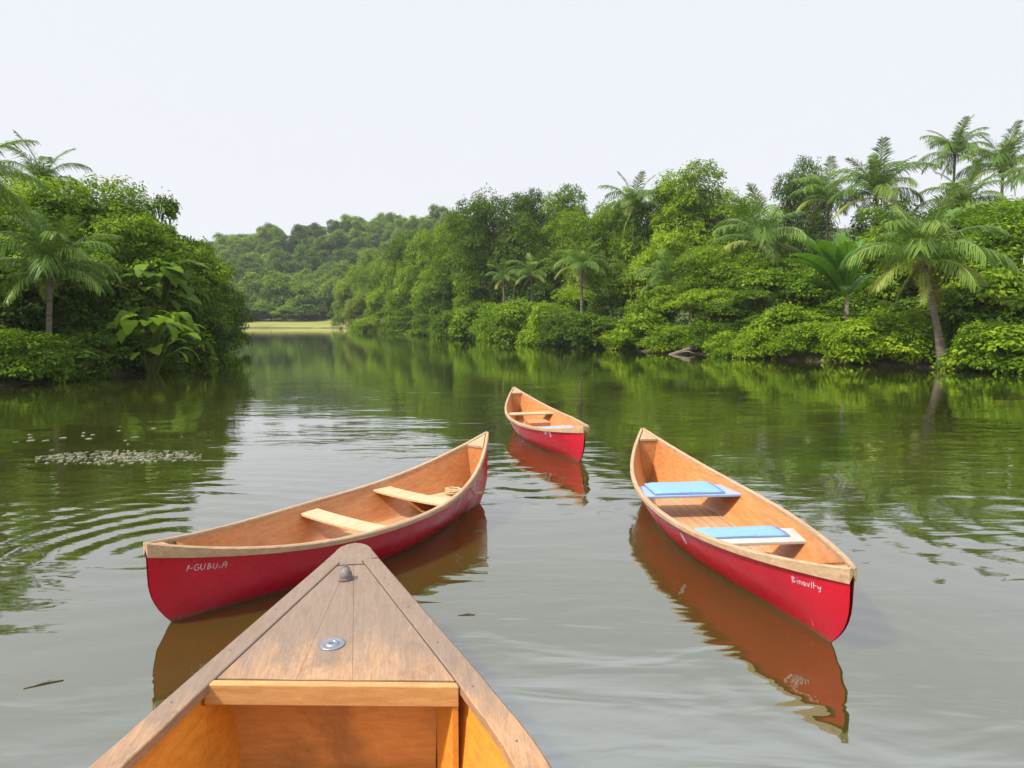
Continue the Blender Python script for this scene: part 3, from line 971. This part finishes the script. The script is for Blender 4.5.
# pale snag at the right edge, pale bare trunk in the dark tree, fallen log
x, Y = spot(1018, 25.3), 25.3
t = MB()
t.tube([(0, 0, -.4), (.02, 0, 1.5), (-.01, .02, 3.0), (.02, 0, zat(254, Y) - gz(x, Y))], [.075, .065, .06, .055], 9)
o = t.build('dead_trunk', M['pale_bark'], None, True)
o.location = (x, Y, gz(x, Y))
tag(o, 'pale bare snag standing upright in the bushes at the right edge', 'dead tree')
x, Y = spot(513, 62.5), 62.5
t = MB()
t.tube([(.3, 0, -.4), (.1, 0, 4), (-.1, .1, zat(240, Y) - gz(x, Y))], [.09, .075, .045], 8)
t.tube([(0, .05, 5.5), (.5, .1, 6.8)], [.035, .015], 6)
o = t.build('dead_trunk', M['bark'], None, True)
o.location = (x, Y, gz(x, Y))
tag(o, 'thin bare trunk in front of the biggest dark tree', 'dead tree')
t = MB()
t.tube([(-1.1, -.1, -.12), (-.5, 0, .05), (.1, .1, .25), (.7, .2, .62)], [.10, .12, .12, .07], 8)
t.tube([(.0, .1, .22), (.1, -.15, .55), (.35, -.3, .75)], [.06, .045, .02], 6)
t.tube([(-.4, 0, .06), (-.2, -.35, .12), (.1, -.6, .02)], [.05, .04, .02], 6)
o = t.build('fallen_log', M['palm_bark'], None, True)
o.location = (spot(690, 33.4), 33.4, .05)
tag(o, 'bare fallen log with stubby branches at the foot of the flat-topped tree', 'log')


# undergrowth that covers the banks between the shrubs
def undergrowth(name, poly, y0, y1, n, seed, depth, mat, ln=.2, lab=None):
    rng = np.random.default_rng(seed)
    pts = []
    segs = [(np.array(a, float), np.array(b, float)) for a, b in zip(poly[:-1], poly[1:]) if max(a[1], b[1]) > y0 and min(a[1], b[1]) < y1]
    lens = np.array([np.linalg.norm(b - a) for a, b in segs])
    pick = rng.choice(len(segs), size=n, p=lens / lens.sum())
    u = rng.random(n)
    A = np.array([s[0] for s in segs])[pick]
    B = np.array([s[1] for s in segs])[pick]
    Nn = np.stack([(B - A)[:, 1], -(B - A)[:, 0]], 1)
    Nn = Nn / np.linalg.norm(Nn, axis=1, keepdims=True)
    if name.endswith('left'): pass
    P = A + (B - A) * u[:, None]
    sgn = np.where(seg_dist(P + Nn * .5, SHORE if poly is SHORE else LEFT) > 0, 1, -1)
    d = rng.random(n) ** 1.5 * depth - .25
    P = P + Nn * (sgn * d)[:, None]
    z = np.maximum(heights(P[:, 0], P[:, 1]), 0) + rng.random(n) ** 1.3 * (.35 + .12 * np.minimum(d, 6))
    pos = np.stack([P[:, 0], P[:, 1], z], 1)
    nrm = unit(rng.normal(size=(n, 3)) * .45 + np.array([0, 0, 1.]))
    V, Q, Tn = leaves(rng, pos, nrm, 10, .28, ln, .5, .35, np.clip(.4 + rng.normal(size=n) * .2, 0, 1))
    o = link_mesh('undergrowth', quads_mesh('undergrowth', V, Q, Tn), None, M[mat])
    tag(o, lab, 'undergrowth', kind='stuff')


undergrowth('right', SHORE, 14, 60, 5200, 3, 10, 'leaf_mid', .22, 'leafy green undergrowth covering the ground of the right bank')
undergrowth('bend', SHORE, 57, 120, 3200, 4, 14, 'leaf_mid', .42, 'leafy undergrowth along the far bend of the bank')
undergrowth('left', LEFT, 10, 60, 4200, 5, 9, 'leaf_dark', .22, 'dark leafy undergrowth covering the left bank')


# -------------------------------------------------------------------- canoes
class Canoe:
    def __init__(s, label, A, B, zA, zB, zmid, beam, sag=0.0, p=2.1, cut=.36):
        s.cut = cut
        s.A, s.B = A, B
        s.L = hypot(B[0] - A[0], B[1] - A[1])
        s.zA, s.zB, s.zm, s.bm, s.sag, s.p = zA, zB, zmid, beam, sag, p
        s.zk = -.12
        s.root = thing('canoe', label, 'canoe', ((A[0] + B[0]) / 2, (A[1] + B[1]) / 2, 0), atan2(B[1] - A[1], B[0] - A[0]), 'red canoes on the water')

    def zg(s, u): return s.zm + ((s.zA if u < 0 else s.zB) - s.zm) * abs(u) ** 2.5

    def b(s, u): return s.bm / 2 * (1 - abs(u) ** s.p) + .012

    def yc(s, u): return s.sag * (1 - u * u)

    def inset(s, z): return s.cut * max(0, 1 - (z - s.zk) / .40) ** 2

    def wid(s, u, v): return max(v, 1e-4) ** (.36 + .40 * u * u)

    def pt(s, u, v, side, off=0.0):
        zg = s.zg(u)
        z = s.zk + (zg - s.zk) * v
        x = u * (s.L / 2 - s.inset(z))
        return (x, s.yc(u) + side * (s.b(u) * s.wid(u, v) + off), z)

    def half(s, u, z):
        v = (z - s.zk) / (s.zg(u) - s.zk)
        return s.b(u) * s.wid(u, min(1, v))

    def build(s):
        us = [sin(pi / 2 * (-1 + 2 * i / 60)) for i in range(61)]
        vs = [0, .04, .10, .18, .26, .34, .42, .5, .6, .7, .8, .9, 1.0]
        mb = MB()
        rows = []
        for u in us:
            rows.append([s.pt(u, v, 1) for v in vs[::-1]] + [s.pt(u, v, -1) for v in vs[1:]])
        mb.grid(rows)
        s.hull = mb.build('hull', M['hull'], s.root, True)
        # inside skin, floor kept above the waterline
        mb = MB()
        rows = []
        for i in range(49):
            u = -.955 + 1.91 * i / 48
            r = []
            for sd, seq in ((1, vs[::-1]), (-1, vs[1:])):
                for v in seq:
                    x, y, z = s.pt(u, v, sd)
                    w = max(.002, s.b(u) * s.wid(u, v) - .016)
                    r.append((x, s.yc(u) + sd * w, max(z - (.004 if v == 1 else 0), .034)))
            rows.append(r)
        mb.grid(rows)
        mb.build('lining', M['lining'], s.root, True)
        mb = MB()
        rows = []
        for i in range(33):
            u = -.80 + 1.6 * i / 32
            w = max(.01, s.half(u, .045) - .045)
            rows.append([(u * s.L / 2, s.yc(u) + w * k / 4, .043) for k in range(-4, 5)])
        mb.grid(rows)
        mb.build('floor', M['floor'], s.root)
        for sd in (1, -1):
            mb = MB()
            rows = []
            for i in range(57):
                u = sin(pi / 2 * (-1 + 2 * i / 56))
                x = u * (s.L / 2 + .006)
                zg = s.zg(u)
                yo, yi = s.b(u) + .013 - .006 * abs(u) ** 8, max(.001, s.b(u) - .022)
                hb = .021 + .052 * abs(u) ** 4
                yc = s.yc(u)
                rows.append([(x, yc + sd * yo, zg - hb), (x, yc + sd * (yo + .002), zg + .006), (x, yc + sd * (yo - .006), zg + .014), (x, yc + sd * (yi + .006), zg + .014), (x, yc + sd * yi, zg + .006), (x, yc + sd * yi, zg - .026)])
            mb.grid(rows, closed=True)
            mb.add(rows[0], [(0, 1, 2, 3, 4, 5)])
            mb.add(rows[-1], [(5, 4, 3, 2, 1, 0)])
            mb.build('gunwale', M['gunwale'], s.root)
        for e in (-1, 1):  # small decks closing the two ends
            mb = MB()
            u0 = .925 if e < 0 else .885
            P = []
            for k in range(6):
                u = u0 + (.985 - u0) * k / 5
                P.append((e * u * (s.L / 2), u))
            top, bot = [], []
            for x, u in P:
                w = max(.002, s.b(u) - .028)
                zt = s.zg(e * u) + .004
                top.append([(x, w, zt), (x, -w, zt)])
            rows = [[(r[0][0], r[0][1], r[0][2] - .02), r[0], r[1], (r[1][0], r[1][1], r[1][2] - .02)] for r in top]
            mb.grid(rows)
            mb.add(rows[0], [(0, 1, 2, 3)])
            mb.build('deck_plate', M['gunwale'], s.root)
        # bulkhead boards under the decks
        for e, ub in ((-1, .86), (1, .89)):
            mb = MB()
            poly = []
            zt = s.zg(e * ub) - .006
            zs = [.04 + (zt - .04) * k / 8 for k in range(9)]
            L_ = [(s.yc(ub) + max(.004, s.half(e * ub, z) - .018), z) for z in zs]
            R_ = [(s.yc(ub) - max(.004, s.half(e * ub, z) - .018), z) for z in zs]
            x = e * ub * s.L / 2
            for (yl, z), (yr, _), (yl2, z2), (yr2, _) in zip(L_[:-1], R_[:-1], L_[1:], R_[1:]):
                mb.add([(x, yl, z), (x, yr, z), (x, yr2, z2), (x, yl2, z2)], [(0, 1, 2, 3)])
            mb.build('bulkhead', M['lining'], s.root)
        return s

    def seat(s, u, wd, mat, drop=.045, th=.022, name='seat', sag=.0):
        mb = MB()
        z = s.zg(u) - drop
        du = wd / s.L
        N = 12
        top = []
        a, b_ = u - du, u + du
        A = [(a * s.L / 2, a), (b_ * s.L / 2, b_)]
        rows = []
        for k in range(N + 1):
            t = -1 + 2 * k / N
            zz = z - sag * (1 - t * t)
            r = []
            for x, uu in A:
                w = s.half(uu, z) - .018
                r.append((x, s.yc(uu) + t * w, zz))
            rows.append([r[0], r[1], (r[1][0], r[1][1], zz - th), (r[0][0], r[0][1], zz - th)])
        mb.grid(rows, closed=True)
        mb.add(rows[0], [(0, 1, 2, 3)])
        mb.add(rows[-1], [(3, 2, 1, 0)])
        mb.build(name, M[mat], s.root, bevel=.004)
        return z

    def world(s, x, y, z):
        a = s.root.rotation_euler[2]
        return (s.root.location[0] + x * cos(a) - y * sin(a), s.root.location[1] + x * sin(a) + y * cos(a), z)

    def writing(s, strokes, x0, ztop, side, k, flip, wd=.006, name='lettering'):
        """strokes: polylines in letter units (u right, v up); x0 = local x of the start, along the hull"""
        mb = MB()

        def on(x, z):
            u = x / (s.L / 2 - s.inset(z))
            for _ in range(3):
                u = x / (s.L / 2 - s.inset(z))
            v = (z - s.zk) / (s.zg(u) - s.zk)
            return np.array(s.pt(u, min(v, 1), side, .0035))

        for st in strokes:
            pts = []
            for (a, c), (a2, c2) in zip(st[:-1], st[1:]):
                for q in range(3):
                    pts.append((a + (a2 - a) * q / 3, c + (c2 - c) * q / 3))
            pts.append(st[-1])
            rows = []
            for i, (a, c) in enumerate(pts):
                a1, c1 = pts[max(i - 1, 0)]
                a2, c2 = pts[min(i + 1, len(pts) - 1)]
                d = hypot(a2 - a1, c2 - c1) + 1e-9
                nx, nz = -(c2 - c1) / d * wd / k / 2, (a2 - a1) / d * wd / k / 2
                row = []
                for sg in (1, -1):
                    row.append(on(x0 + flip * (a + sg * nx) * k, ztop(a * k) + (c + sg * nz) * k))
                rows.append([tuple(p) for p in row])
            mb.grid(rows)
        return mb.build(name, M['letter_paint'], s.root)


# handwritten names (as far as the picture shows them), strokes in letter units, cap height 1
NAME_L = [[(0, 0), (.15, .75), (.3, 1.0), (.22, .45), (.05, .35)], [(.38, .42), (.7, .48)],
          [(1.5, .9), (1.2, 1.0), (.95, .65), (.95, .2), (1.2, 0), (1.5, .2), (1.5, .5), (1.3, .5)],
          [(1.75, 1), (1.7, .3), (1.9, 0), (2.15, .15), (2.3, 1)], [(2.6, 0), (2.7, 1)], [(2.7, 1), (3.0, .85), (2.75, .55), (3.1, .35), (2.6, 0)],
          [(3.4, .9), (3.3, .25), (3.5, 0), (3.75, .2), (3.85, .9)], [(4.1, 0), (4.15, .4)], [(4.4, 0), (4.7, 1.0), (5.05, .95), (4.95, 0)], [(4.5, .45), (5.0, .5)]]
NAME_R = [[(0, 0), (0.05, 1)], [(.05, 1), (.5, .9), (.1, .55), (.55, .25), (0, 0)], [(.9, .6), (.85, 0)], [(.92, .95), (.95, 1.0)], [(1.2, 0), (1.2, .6), (1.5, .6), (1.55, 0)],
          [(2.2, .5), (1.9, .6), (1.8, .2), (2.05, 0), (2.2, .5), (2.3, 0)], [(2.5, .65), (2.7, 0), (2.95, .7)], [(3.2, 0), (3.35, 1)], [(3.55, 0), (3.65, 1)], [(3.7, .5), (4.0, .55)],
          [(4.2, .6), (4.35, .2), (4.6, .25), (4.7, .65)], [(4.7, .65), (4.6, -.2), (4.3, -.3)]]
NAME_S = [[(.5, .5), (.25, .6), (.05, .3), (.2, 0), (.5, .1), (.55, .45)], [(.8, .6), (.85, 0)], [(.85, .45), (1.1, .6), (1.3, .5)], [(1.5, .6), (1.65, .1), (1.95, .2)], [(2.0, .65), (1.9, -.2), (1.6, -.4)], [(2.3, .75), (2.6, .8)]]
MARK = [[(0, .2), (.15, 1), (.4, .9), (.4, .2), (.2, 0), (0, .2)], [(.1, .5), (.45, .5)], [(.2, .0), (.25, .95)]]

left = Canoe('dark red canoe with two bare wooden seats, lying crosswise behind the foreground bow', (-2.05, 3.535), (-.245, 6.20), .50, .665, .30, .96, cut=.24).build()
left.seat(.37, .17, 'thwart', sag=.012)
left.seat(-.09, .17, 'thwart', sag=.012)
left.writing(NAME_L, -left.L / 2 + .17, lambda a: left.zg(-.85) - .125 - a * .10, -1, .038, 1, .0038)
left.writing(MARK, left.L / 2 * .44, lambda a: left.zg(.44) - .16, -1, .10, 1, .008, 'emblem')
right = Canoe('bright red canoe with light blue seats, the large one on the right', (1.754, 3.234), (1.42, 6.98), .47, .57, .29, .95, cut=.32).build()
z1 = right.seat(.28, .34, 'seat_paint', drop=.05)
z2 = right.seat(-.36, .28, 'white_paint', drop=.06)
right.writing(NAME_R, -right.L / 2 + .32, lambda a: right.zg(-.83) - .125 + a * .12, 1, .036, -1, .0042)
right.writing(MARK, -.52, lambda a: right.zg(-.28) - .15, 1, .085, -1, .009, 'emblem')
small = Canoe('smallest red canoe, farthest out between the two larger canoes', (.872, 7.725), (.035, 11.35), .47, .57, .29, .90).build()
small.seat(.42, .20, 'thwart', drop=.05)
z3 = small.seat(-.16, .34, 'seat_paint', drop=.09)
small.writing(NAME_S, -small.L / 2 + .75, lambda a: small.zg(-.72) - .10 + a * .08, 1, .075, -1, .014)
# box seat amidships of the smallest canoe
mb = MB()
mb.prism([(.12, -.16), (.42, -.16), (.42, .16), (.12, .16)], .045, .22)
mb.build('box_seat', M['lining'], small.root, bevel=.006)


def pad(label, cn, u, wd, ln, z, yoff, th, group='blue seat pads', lift=0.0):
    """a soft pad lying on a seat"""
    x0 = u * cn.L / 2
    mb = MB()
    N = 10
    rows = []
    for i in range(N + 1):
        a = -1 + 2 * i / N
        row_t, row_b = [], []
        for j in range(N + 1):
            b = -1 + 2 * j / N
            e = min(1, (1 - abs(a)) * 16) * min(1, (1 - abs(b)) * 16)
            e = e ** .5 if e > 0 else 0
            row_t.append((a * wd / 2, b * ln / 2, th * (.45 + .55 * e) + .002 * sin(a * 5 + b * 4)))
            row_b.append((a * wd / 2, b * ln / 2, 0.0))
        rows.append(row_t + row_b[::-1])
    mb.grid(rows, closed=True)
    mb.add(rows[0], [tuple(range(len(rows[0])))])
    mb.add(rows[-1], [tuple(range(len(rows[0])))[::-1]])
    o = mb.build('seat_pad', M['pad'], None, True)
    o.location = cn.world(x0, cn.yc(u) + yoff, z + .003)
    o.rotation_euler = (0, lift, cn.root.rotation_euler[2])
    tag(o, label, 'cushion', group)


pad('thick light blue seat pad on the far seat of the right canoe', right, .29, .33, .62, z1, .015, .034)
pad('thin light blue seat pad on the near seat of the right canoe', right, -.338, .18, .64, z2, .03, .026)

# rope loop in the far end of the left canoe
mb = MB()
pts = []
for i in range(60):
    a = i / 59 * 2 * pi * 2.6
    r = .065 + .008 * sin(i * 1.7)
    pts.append((r * cos(a), r * sin(a) * .8, .012 + .022 * i / 59 * 2))
pts += [(.10, .02, .03), (.17, -.03, .016), (.26, .02, .012)]
mb.tube(pts, .011, 6)
o = mb.build('rope_coil', M['rope'], None, True)
u = .70
SH = .16
o.location = left.world(u * left.L / 2, .02, SH + .002)
tag(o, 'small coil of tan rope at the far end of the left canoe', 'rope')
# slatted bottom board at the far end of the left canoe
mb = MB()
for k in range(-1, 2):
    h0, h1 = (left.half(u_, SH) * .62 for u_ in (.50, .80))
    c0, c1 = k * h0 * .96, k * h1 * .96
    poly = [(left.L / 2 * .50, c0 - h0 * .47), (left.L / 2 * .80, c1 - h1 * .47), (left.L / 2 * .80, c1 + h1 * .47), (left.L / 2 * .50, c0 + h0 * .47)]
    mb.prism(poly, SH - .014, SH)
mb.build('end_shelf', M['thwart'], left.root)

# ---------------------------------------------------------- foreground boat
# local frame: x from the bow tip backwards, y to the right of the bow as seen from behind
HB = atan2(-.987, .160)
boat = thing('wooden_boat', 'weathered wooden boat in the foreground, its decked bow pointing out', 'boat', (-.845, 3.40, 0), HB)


def hw(x):  # half width to the outer edge of the rail
    if x < 0: return 0.0
    if x < .10: return .088 * math.sqrt(max(0, 1 - (1 - x / .10) ** 2)) + .30 * x * .3
    return np.interp(x, [.10, 1.26, 1.62, 2.3, 3.1, 4.0, 4.9, 5.5, 5.7], [.097, .53, .655, .80, .86, .84, .66, .42, .34])


def zr(x): return .555 - .075 * min(1, x / 1.4) - .03 * min(1, max(0, x - 1.3) / 1.2) + .06 * max(0, (x - 3.6) / 2) ** 2


XS = [0, .01, .025, .045, .07, .10] + [.10 + .12 * k for k in range(1, 47)]
XS = [x for x in XS if x <= 5.7]
RW = lambda x: .088 + .016 * min(1, x / 1.6)   # rail width
# one rail per side; the rails run together into the solid nose before the deck panel
DX0 = .275
# hull
mb = MB()
rows = []
for x in XS:
    w, z = hw(x), zr(x)
    r = []
    for sd, seq in ((-1, (1, .8, .6, .4, .2, 0)), (1, (0, .2, .4, .6, .8, 1))):
        for v in seq:
            zz = -.12 + (z - .022 + .12) * v
            k = .88 + .12 * v ** .8
            r.append((x + (1 - v) * .10 * (1 if x < 1 else 0) * (1 - x), sd * max(.0, w * k - .02), zz))
    rows.append(r)
mb.grid(rows)
mb.add(rows[-1], [tuple(range(len(rows[-1])))])
mb.build('hull', M['outer'], boat, True)
# inner lining
mb = MB()
rows = []
for x in [.9 + .12 * k for k in range(40)]:
    if x > 5.6: break
    w, z = hw(x), zr(x)
    r = []
    for sd, seq in ((-1, (1, .8, .6, .4, .2)), (1, (.2, .4, .6, .8, 1))):
        for v in seq:
            zz = -.12 + (z - .03 + .12) * v
            k = .88 + .12 * v ** .8
            r.append((x, sd * (w * k - .062), max(.05, zz)))
    rows.append(r)
mb.grid(rows)
mb.add(rows[-1], [tuple(range(len(rows[-1])))])
mb.build('lining', M['orange'], boat, True)
mb = MB()
rows = []
for x in [.95 + .15 * k for k in range(31)]:
    w = hw(x) * .88 - .07
    rows.append([(x, -w + 2 * w * k / 8, .056) for k in range(9)])
mb.grid(rows)
mb.build('floor', M['floor'], boat)
# rails: each a swept plank; nose block joins them
for sd in (-1, 1):
    mb = MB()
    rows = []
    for x in [x for x in XS if x >= .20]:
        w, z = hw(x), zr(x)
        yi, yo = w - RW(x), w
        rows.append([(x, sd * yi, z - .034), (x, sd * yi, z - .003), (x, sd * (yi + .004), z), (x, sd * (yo - .010), z), (x, sd * yo, z - .008), (x, sd * (yo + .001), z - .034)])
    mb.grid(rows, closed=True)
    mb.add(rows[0], [(0, 1, 2, 3, 4, 5)])
    mb.add(rows[-1], [(5, 4, 3, 2, 1, 0)])
    mb.build('rail', M['rail'], boat)
mb = MB()
rows = []
for x in [0, .004, .012, .025, .045, .07, .10, .15, .198, .24, .272]:
    w, z = hw(x), zr(x)
    if x > .2: w = hw(x) - RW(x) - .003
    y = max(w, .002)
    e = min(.008, y * .3)
    rows.append([(x, -y, z - .034), (x, -y, z - .007), (x, -y + e, z), (x, 0, z + .001), (x, y - e, z), (x, y, z - .007), (x, y, z - .034)])
mb.grid(rows, closed=True)
mb.add(rows[0], [tuple(range(7))])
mb.add(rows[-1], [tuple(range(7))[::-1]])
mb.build('bow_block', M['deck'], boat)
# decked bow: three boards with open seams, a dark groove all round
DX1 = 1.235
SK = .165   # the deck edge runs a little askew to the keel


def edge(x): return hw(x) - RW(x) - .006


mb = MB()
for k0, k1 in ((-1, -.28), (-.28, .20), (.20, 1)):
    g0 = .0006 if k0 > -1 else 0
    g1 = .0006 if k1 < 1 else 0
    rows = []
    for i in range(9):
        x = DX0 + .004 + (DX1 - DX0 - .004) * i / 8
        e0 = edge(x)
        xa, xb_ = x + SK * e0 * k0 * i / 8, x + SK * e0 * k1 * i / 8
        a, b = edge(xa) * k0 + g0, edge(xb_) * k1 - g1
        za, zb = zr(xa) - .004, zr(xb_) - .004
        rows.append([(xa, a, za - .02), (xa, a, za), ((xa + xb_) / 2, (a + b) / 2, (za + zb) / 2 + .0015), (xb_, b, zb), (xb_, b, zb - .02)])
    mb.grid(rows, closed=True)
    mb.add(rows[0], [(0, 1, 2, 3, 4)])
    mb.add(rows[-1], [(4, 3, 2, 1, 0)])
mb.build('deck', M['deck'], boat)
mb = MB()
mb.grid([[(x, -edge(x) - .02, zr(x) - .027), (x, edge(x) + .02, zr(x) - .027)] for x in (.2, .6, 1.0, 1.14)])
mb.build('deck_underlay', M['dark_gap'], boat)
# deck beam across the open end
mb = MB()
e = edge(1.24) + .004
z = zr(1.24)
e0, e1 = edge(1.24 - SK * e) + .030, edge(1.24 + SK * e) + .004
mb.prism([(1.237 - SK * e0, -e0, zr(1.237 - SK * e0) - z), (1.268 - SK * e0, -e0 - .008, zr(1.237 - SK * e0) - z), (1.268 + SK * e1, e1 + .008, zr(1.237 + SK * e1) - z), (1.237 + SK * e1, e1, zr(1.237 + SK * e1) - z)], z - .082, z - .0045)
mb.build('deck_beam', M['fascia'], boat, bevel=.005)
# bulkhead and side cheeks under the deck
mb = MB()
xb = 1.10
w = hw(xb)
wt, wb = .385, .375
mb.add([(xb - SK * wb, -wb, .05), (xb + SK * wb, wb, .05), (xb + SK * wt, wt, zr(xb) - .03), (xb - SK * wt, -wt, zr(xb) - .03)], [(0, 1, 2, 3)])
mb.build('bulkhead', M['brown_ply'], boat)
for sd in (-1, 1):
    mb = MB()
    x0, x1 = 1.105 + sd * SK * .38, 1.262 + sd * SK * .42
    f = lambda x, v: sd * (.380 + (x - x0) * .30)
    zt0 = lambda x: zr(x) - .084
    mb.add([(x0, f(x0, .3), .05), (x1, f(x1, .3), .05), (x1, f(x1, .85), zt0(x1)), (x0, f(x0, .85), zt0(x0)),
            (x0, f(x0, .3) + sd * .02, .05), (x1, f(x1, .3) + sd * .02, .05), (x1, f(x1, .85) + sd * .02, zt0(x1)), (x0, f(x0, .85) + sd * .02, zt0(x0))],
           [(0, 1, 2, 3), (1, 5, 6, 2), (3, 2, 6, 7), (4, 7, 6, 5)])
    mb.build('cheek_board', M['orange'], boat)
# a thwart behind the camera, so the boat is whole
mb = MB()
w = hw(4.3) - .07
mb.prism([(4.15, -w), (4.45, -w), (4.45, w), (4.15, w)], .28, .31)
mb.build('thwart', M['thwart'], boat, bevel=.006)
# knob
xk = .43
mb = MB()
mb.lathe([(.001, 0), (.036, 0), (.037, .006), (.031, .012), (.034, .022), (.031, .034), (.023, .048), (.013, .058), (.006, .062), (.001, .063)], 20, (xk, -.012, zr(xk) - .004), .95)
kn = mb.build('mooring_knob', M['knob'], boat, True)
mb = MB()
mb.tube([(xk - .008, -.030, zr(xk) + .044), (xk - .003, -.013, zr(xk) + .061), (xk - .008, .006, zr(xk) + .044)], .0045, 6)
mb.build('knob_pin', M['dark_steel'], kn, True)
# round deck plate
xp = 1.0
mb = MB()
mb.lathe([(.060, -.004), (.060, .002), (.056, .004), (.040, .004), (.036, .001), (.030, .001), (.028, .007), (.017, .008), (.015, .003)], 32, (xp, -.012, zr(xp) - .002), .82)
dp = mb.build('deck_fitting', M['steel'], boat, True)
mb = MB()
mb.lathe([(.0155, .0035), (.009, .0025), (.001, .0025)], 20, (xp, -.012, zr(xp) - .002), .82)
mb.build('fitting_hole', M['dark_steel'], dp)
# nail heads and a plug in the rails
mb = MB()
for sd in (-1, 1):
    for x in (.42, .72, 1.02, 1.32, 1.62, 1.92):
        w = hw(x) - .5 * RW(x)
        mb.lathe([(.001, .0012), (.005, .0010), (.006, -.002)], 8, (x + .03 * sd, sd * w, zr(x + .03 * sd)))
mb.build('rail_screw', M['dark_steel'], boat)


# ------------------------------------------------------------ things afloat
rng = np.random.default_rng(5)


def floaters(name, cx, cy, sx, sy, n, s0, s1, label):
    mb = MB()
    for _ in range(n):
        a, r = rng.random() * 2 * pi, rng.random() ** .7
        x, y = cx + sx * r * cos(a) + rng.normal() * .05, cy + sy * r * sin(a) + rng.normal() * .05
        s = rng.uniform(s0, s1)
        th = rng.random() * 3.14
        m = 7
        e = rng.uniform(.35, .9)
        pts = []
        for k in range(m):
            q = 2 * pi * k / m
            rr_ = s * (1 + .25 * rng.normal() * .6)
            u, v = rr_ * cos(q), rr_ * sin(q) * e
            pts.append((x + u * cos(th) - v * sin(th), y + u * sin(th) + v * cos(th)))
        mb.prism(pts, -.002, .006 + rng.random() * .003)
    o = mb.build(name, M['litter'], None)
    tag(o, label, 'litter', kind='stuff')


# patch centres in metres on the water
floaters('floating_litter', -5.0, 8.2, 1.05, .42, 520, .005, .030, 'patch of pale floating leaf litter off the left bank')
floaters('floating_litter', -7.1, 9.6, 2.2, 1.1, 26, .015, .055, 'scattered pale floating leaves nearer the left bank')
for (x, y, a, ln, lab) in ((-.27, 3.72, .1, .10, 'short dark twig floating right of the foreground bow'), (-2.26, 2.98, .5, .16, 'thin twig floating left of the foreground boat, near the dark red canoe'),
                           (-3.05, 4.3, -.2, .14, 'small twig floating in the ripples off the left canoe')):
    mb = MB()
    mb.tube([(-ln / 2, 0, .002), (0, .006, .004), (ln / 2, -.004, .002)], [.003, .005, .002], 6)
    mb.tube([(0, .005, .004), (ln * .2, .02, .006)], [.003, .001], 5)
    o = mb.build('floating_twig', M['twig'], None, True)
    o.location = (x, y, 0)
    o.rotation_euler = (0, 0, a)
    tag(o, lab, 'twig', 'twigs afloat')

# --------------------------------------------------------------------- air
m, nt, n, l = new_mat('pale_air')
vol = n.new('ShaderNodeVolumePrincipled')
vol.inputs['Color'].default_value = (.93, .96, 1.0, 1)
vol.inputs['Density'].default_value = .00032
vol.inputs['Anisotropy'].default_value = .0
om = n.new('ShaderNodeOutputMaterial')
l.new(vol.outputs[0], om.inputs['Volume'])
mb = MB()
X0, X1, Y0, Y1, Z0, Z1 = -660, 740, -100, 1260, -3.0, 62
mb.add([(X0, Y0, Z0), (X1, Y0, Z0), (X1, Y1, Z0), (X0, Y1, Z0), (X0, Y0, Z1), (X1, Y0, Z1), (X1, Y1, Z1), (X0, Y1, Z1)],
       [(3, 2, 1, 0), (4, 5, 6, 7), (0, 1, 5, 4), (1, 2, 6, 5), (2, 3, 7, 6), (3, 0, 4, 7)])
o = mb.build('haze', m)
tag(o, kind='stuff')

# ------------------------------------------------------------------- light
S = np.array((-.85, -.42, 1.12))
S /= np.linalg.norm(S)
elev, az = math.asin(S[2]), atan2(S[0], S[1])
sun = bpy.data.lights.new('sun', 'SUN')
sun.energy = 5.0
sun.angle = radians(3.5)
sun.color = (1.0, .955, .88)
so = bpy.data.objects.new('sun', sun)
C.objects.link(so)
from mathutils import Vector
so.rotation_euler = Vector(S).to_track_quat('Z', 'Y').to_euler()
so.location = (-20, -10, 40)

w = bpy.data.worlds.new('World')
sc.world = w
w.use_nodes = True
nt = w.node_tree
n, l = nt.nodes, nt.links
n.clear()
sky = n.new('ShaderNodeTexSky')
sky.sky_type = 'NISHITA'
sky.sun_disc = False
sky.sun_elevation = elev
sky.sun_rotation = az
sky.dust_density = 6
sky.air_density = 1.2
bg1 = n.new('ShaderNodeBackground')
bg1.inputs[1].default_value = .08
l.new(sky.outputs[0], bg1.inputs[0])
# the white overcast veil, its overhead boost added out of view to brighten water
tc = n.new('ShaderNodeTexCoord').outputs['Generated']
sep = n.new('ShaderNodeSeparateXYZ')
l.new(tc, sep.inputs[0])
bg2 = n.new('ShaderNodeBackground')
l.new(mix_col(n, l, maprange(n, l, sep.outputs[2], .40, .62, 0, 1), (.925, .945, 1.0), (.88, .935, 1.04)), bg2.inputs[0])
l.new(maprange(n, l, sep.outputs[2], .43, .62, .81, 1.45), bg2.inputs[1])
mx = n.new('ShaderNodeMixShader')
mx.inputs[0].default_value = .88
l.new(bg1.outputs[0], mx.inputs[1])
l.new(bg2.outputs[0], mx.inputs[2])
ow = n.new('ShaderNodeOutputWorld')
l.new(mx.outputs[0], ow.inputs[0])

# ------------------------------------------------------------------ camera
cam = bpy.data.cameras.new('camera')
co = bpy.data.objects.new('camera', cam)
C.objects.link(co)
co.location = (0, 0, CAM_H)
co.rotation_euler = (pi / 2 - math.atan((384 - HOR) / F_PX), 0, 0)
cam.sensor_width = 36
cam.lens = 36 * F_PX / 1024
cam.clip_start = .05
cam.clip_end = 3000
sc.camera = co

sc.render.engine = 'CYCLES'
sc.cycles.use_denoising = True
sc.cycles.max_bounces = 8
sc.cycles.transparent_max_bounces = 4
sc.cycles.volume_bounces = 0
sc.view_settings.view_transform = 'Standard'
sc.view_settings.look = 'None'
sc.view_settings.exposure = .35
sc.view_settings.gamma = 1
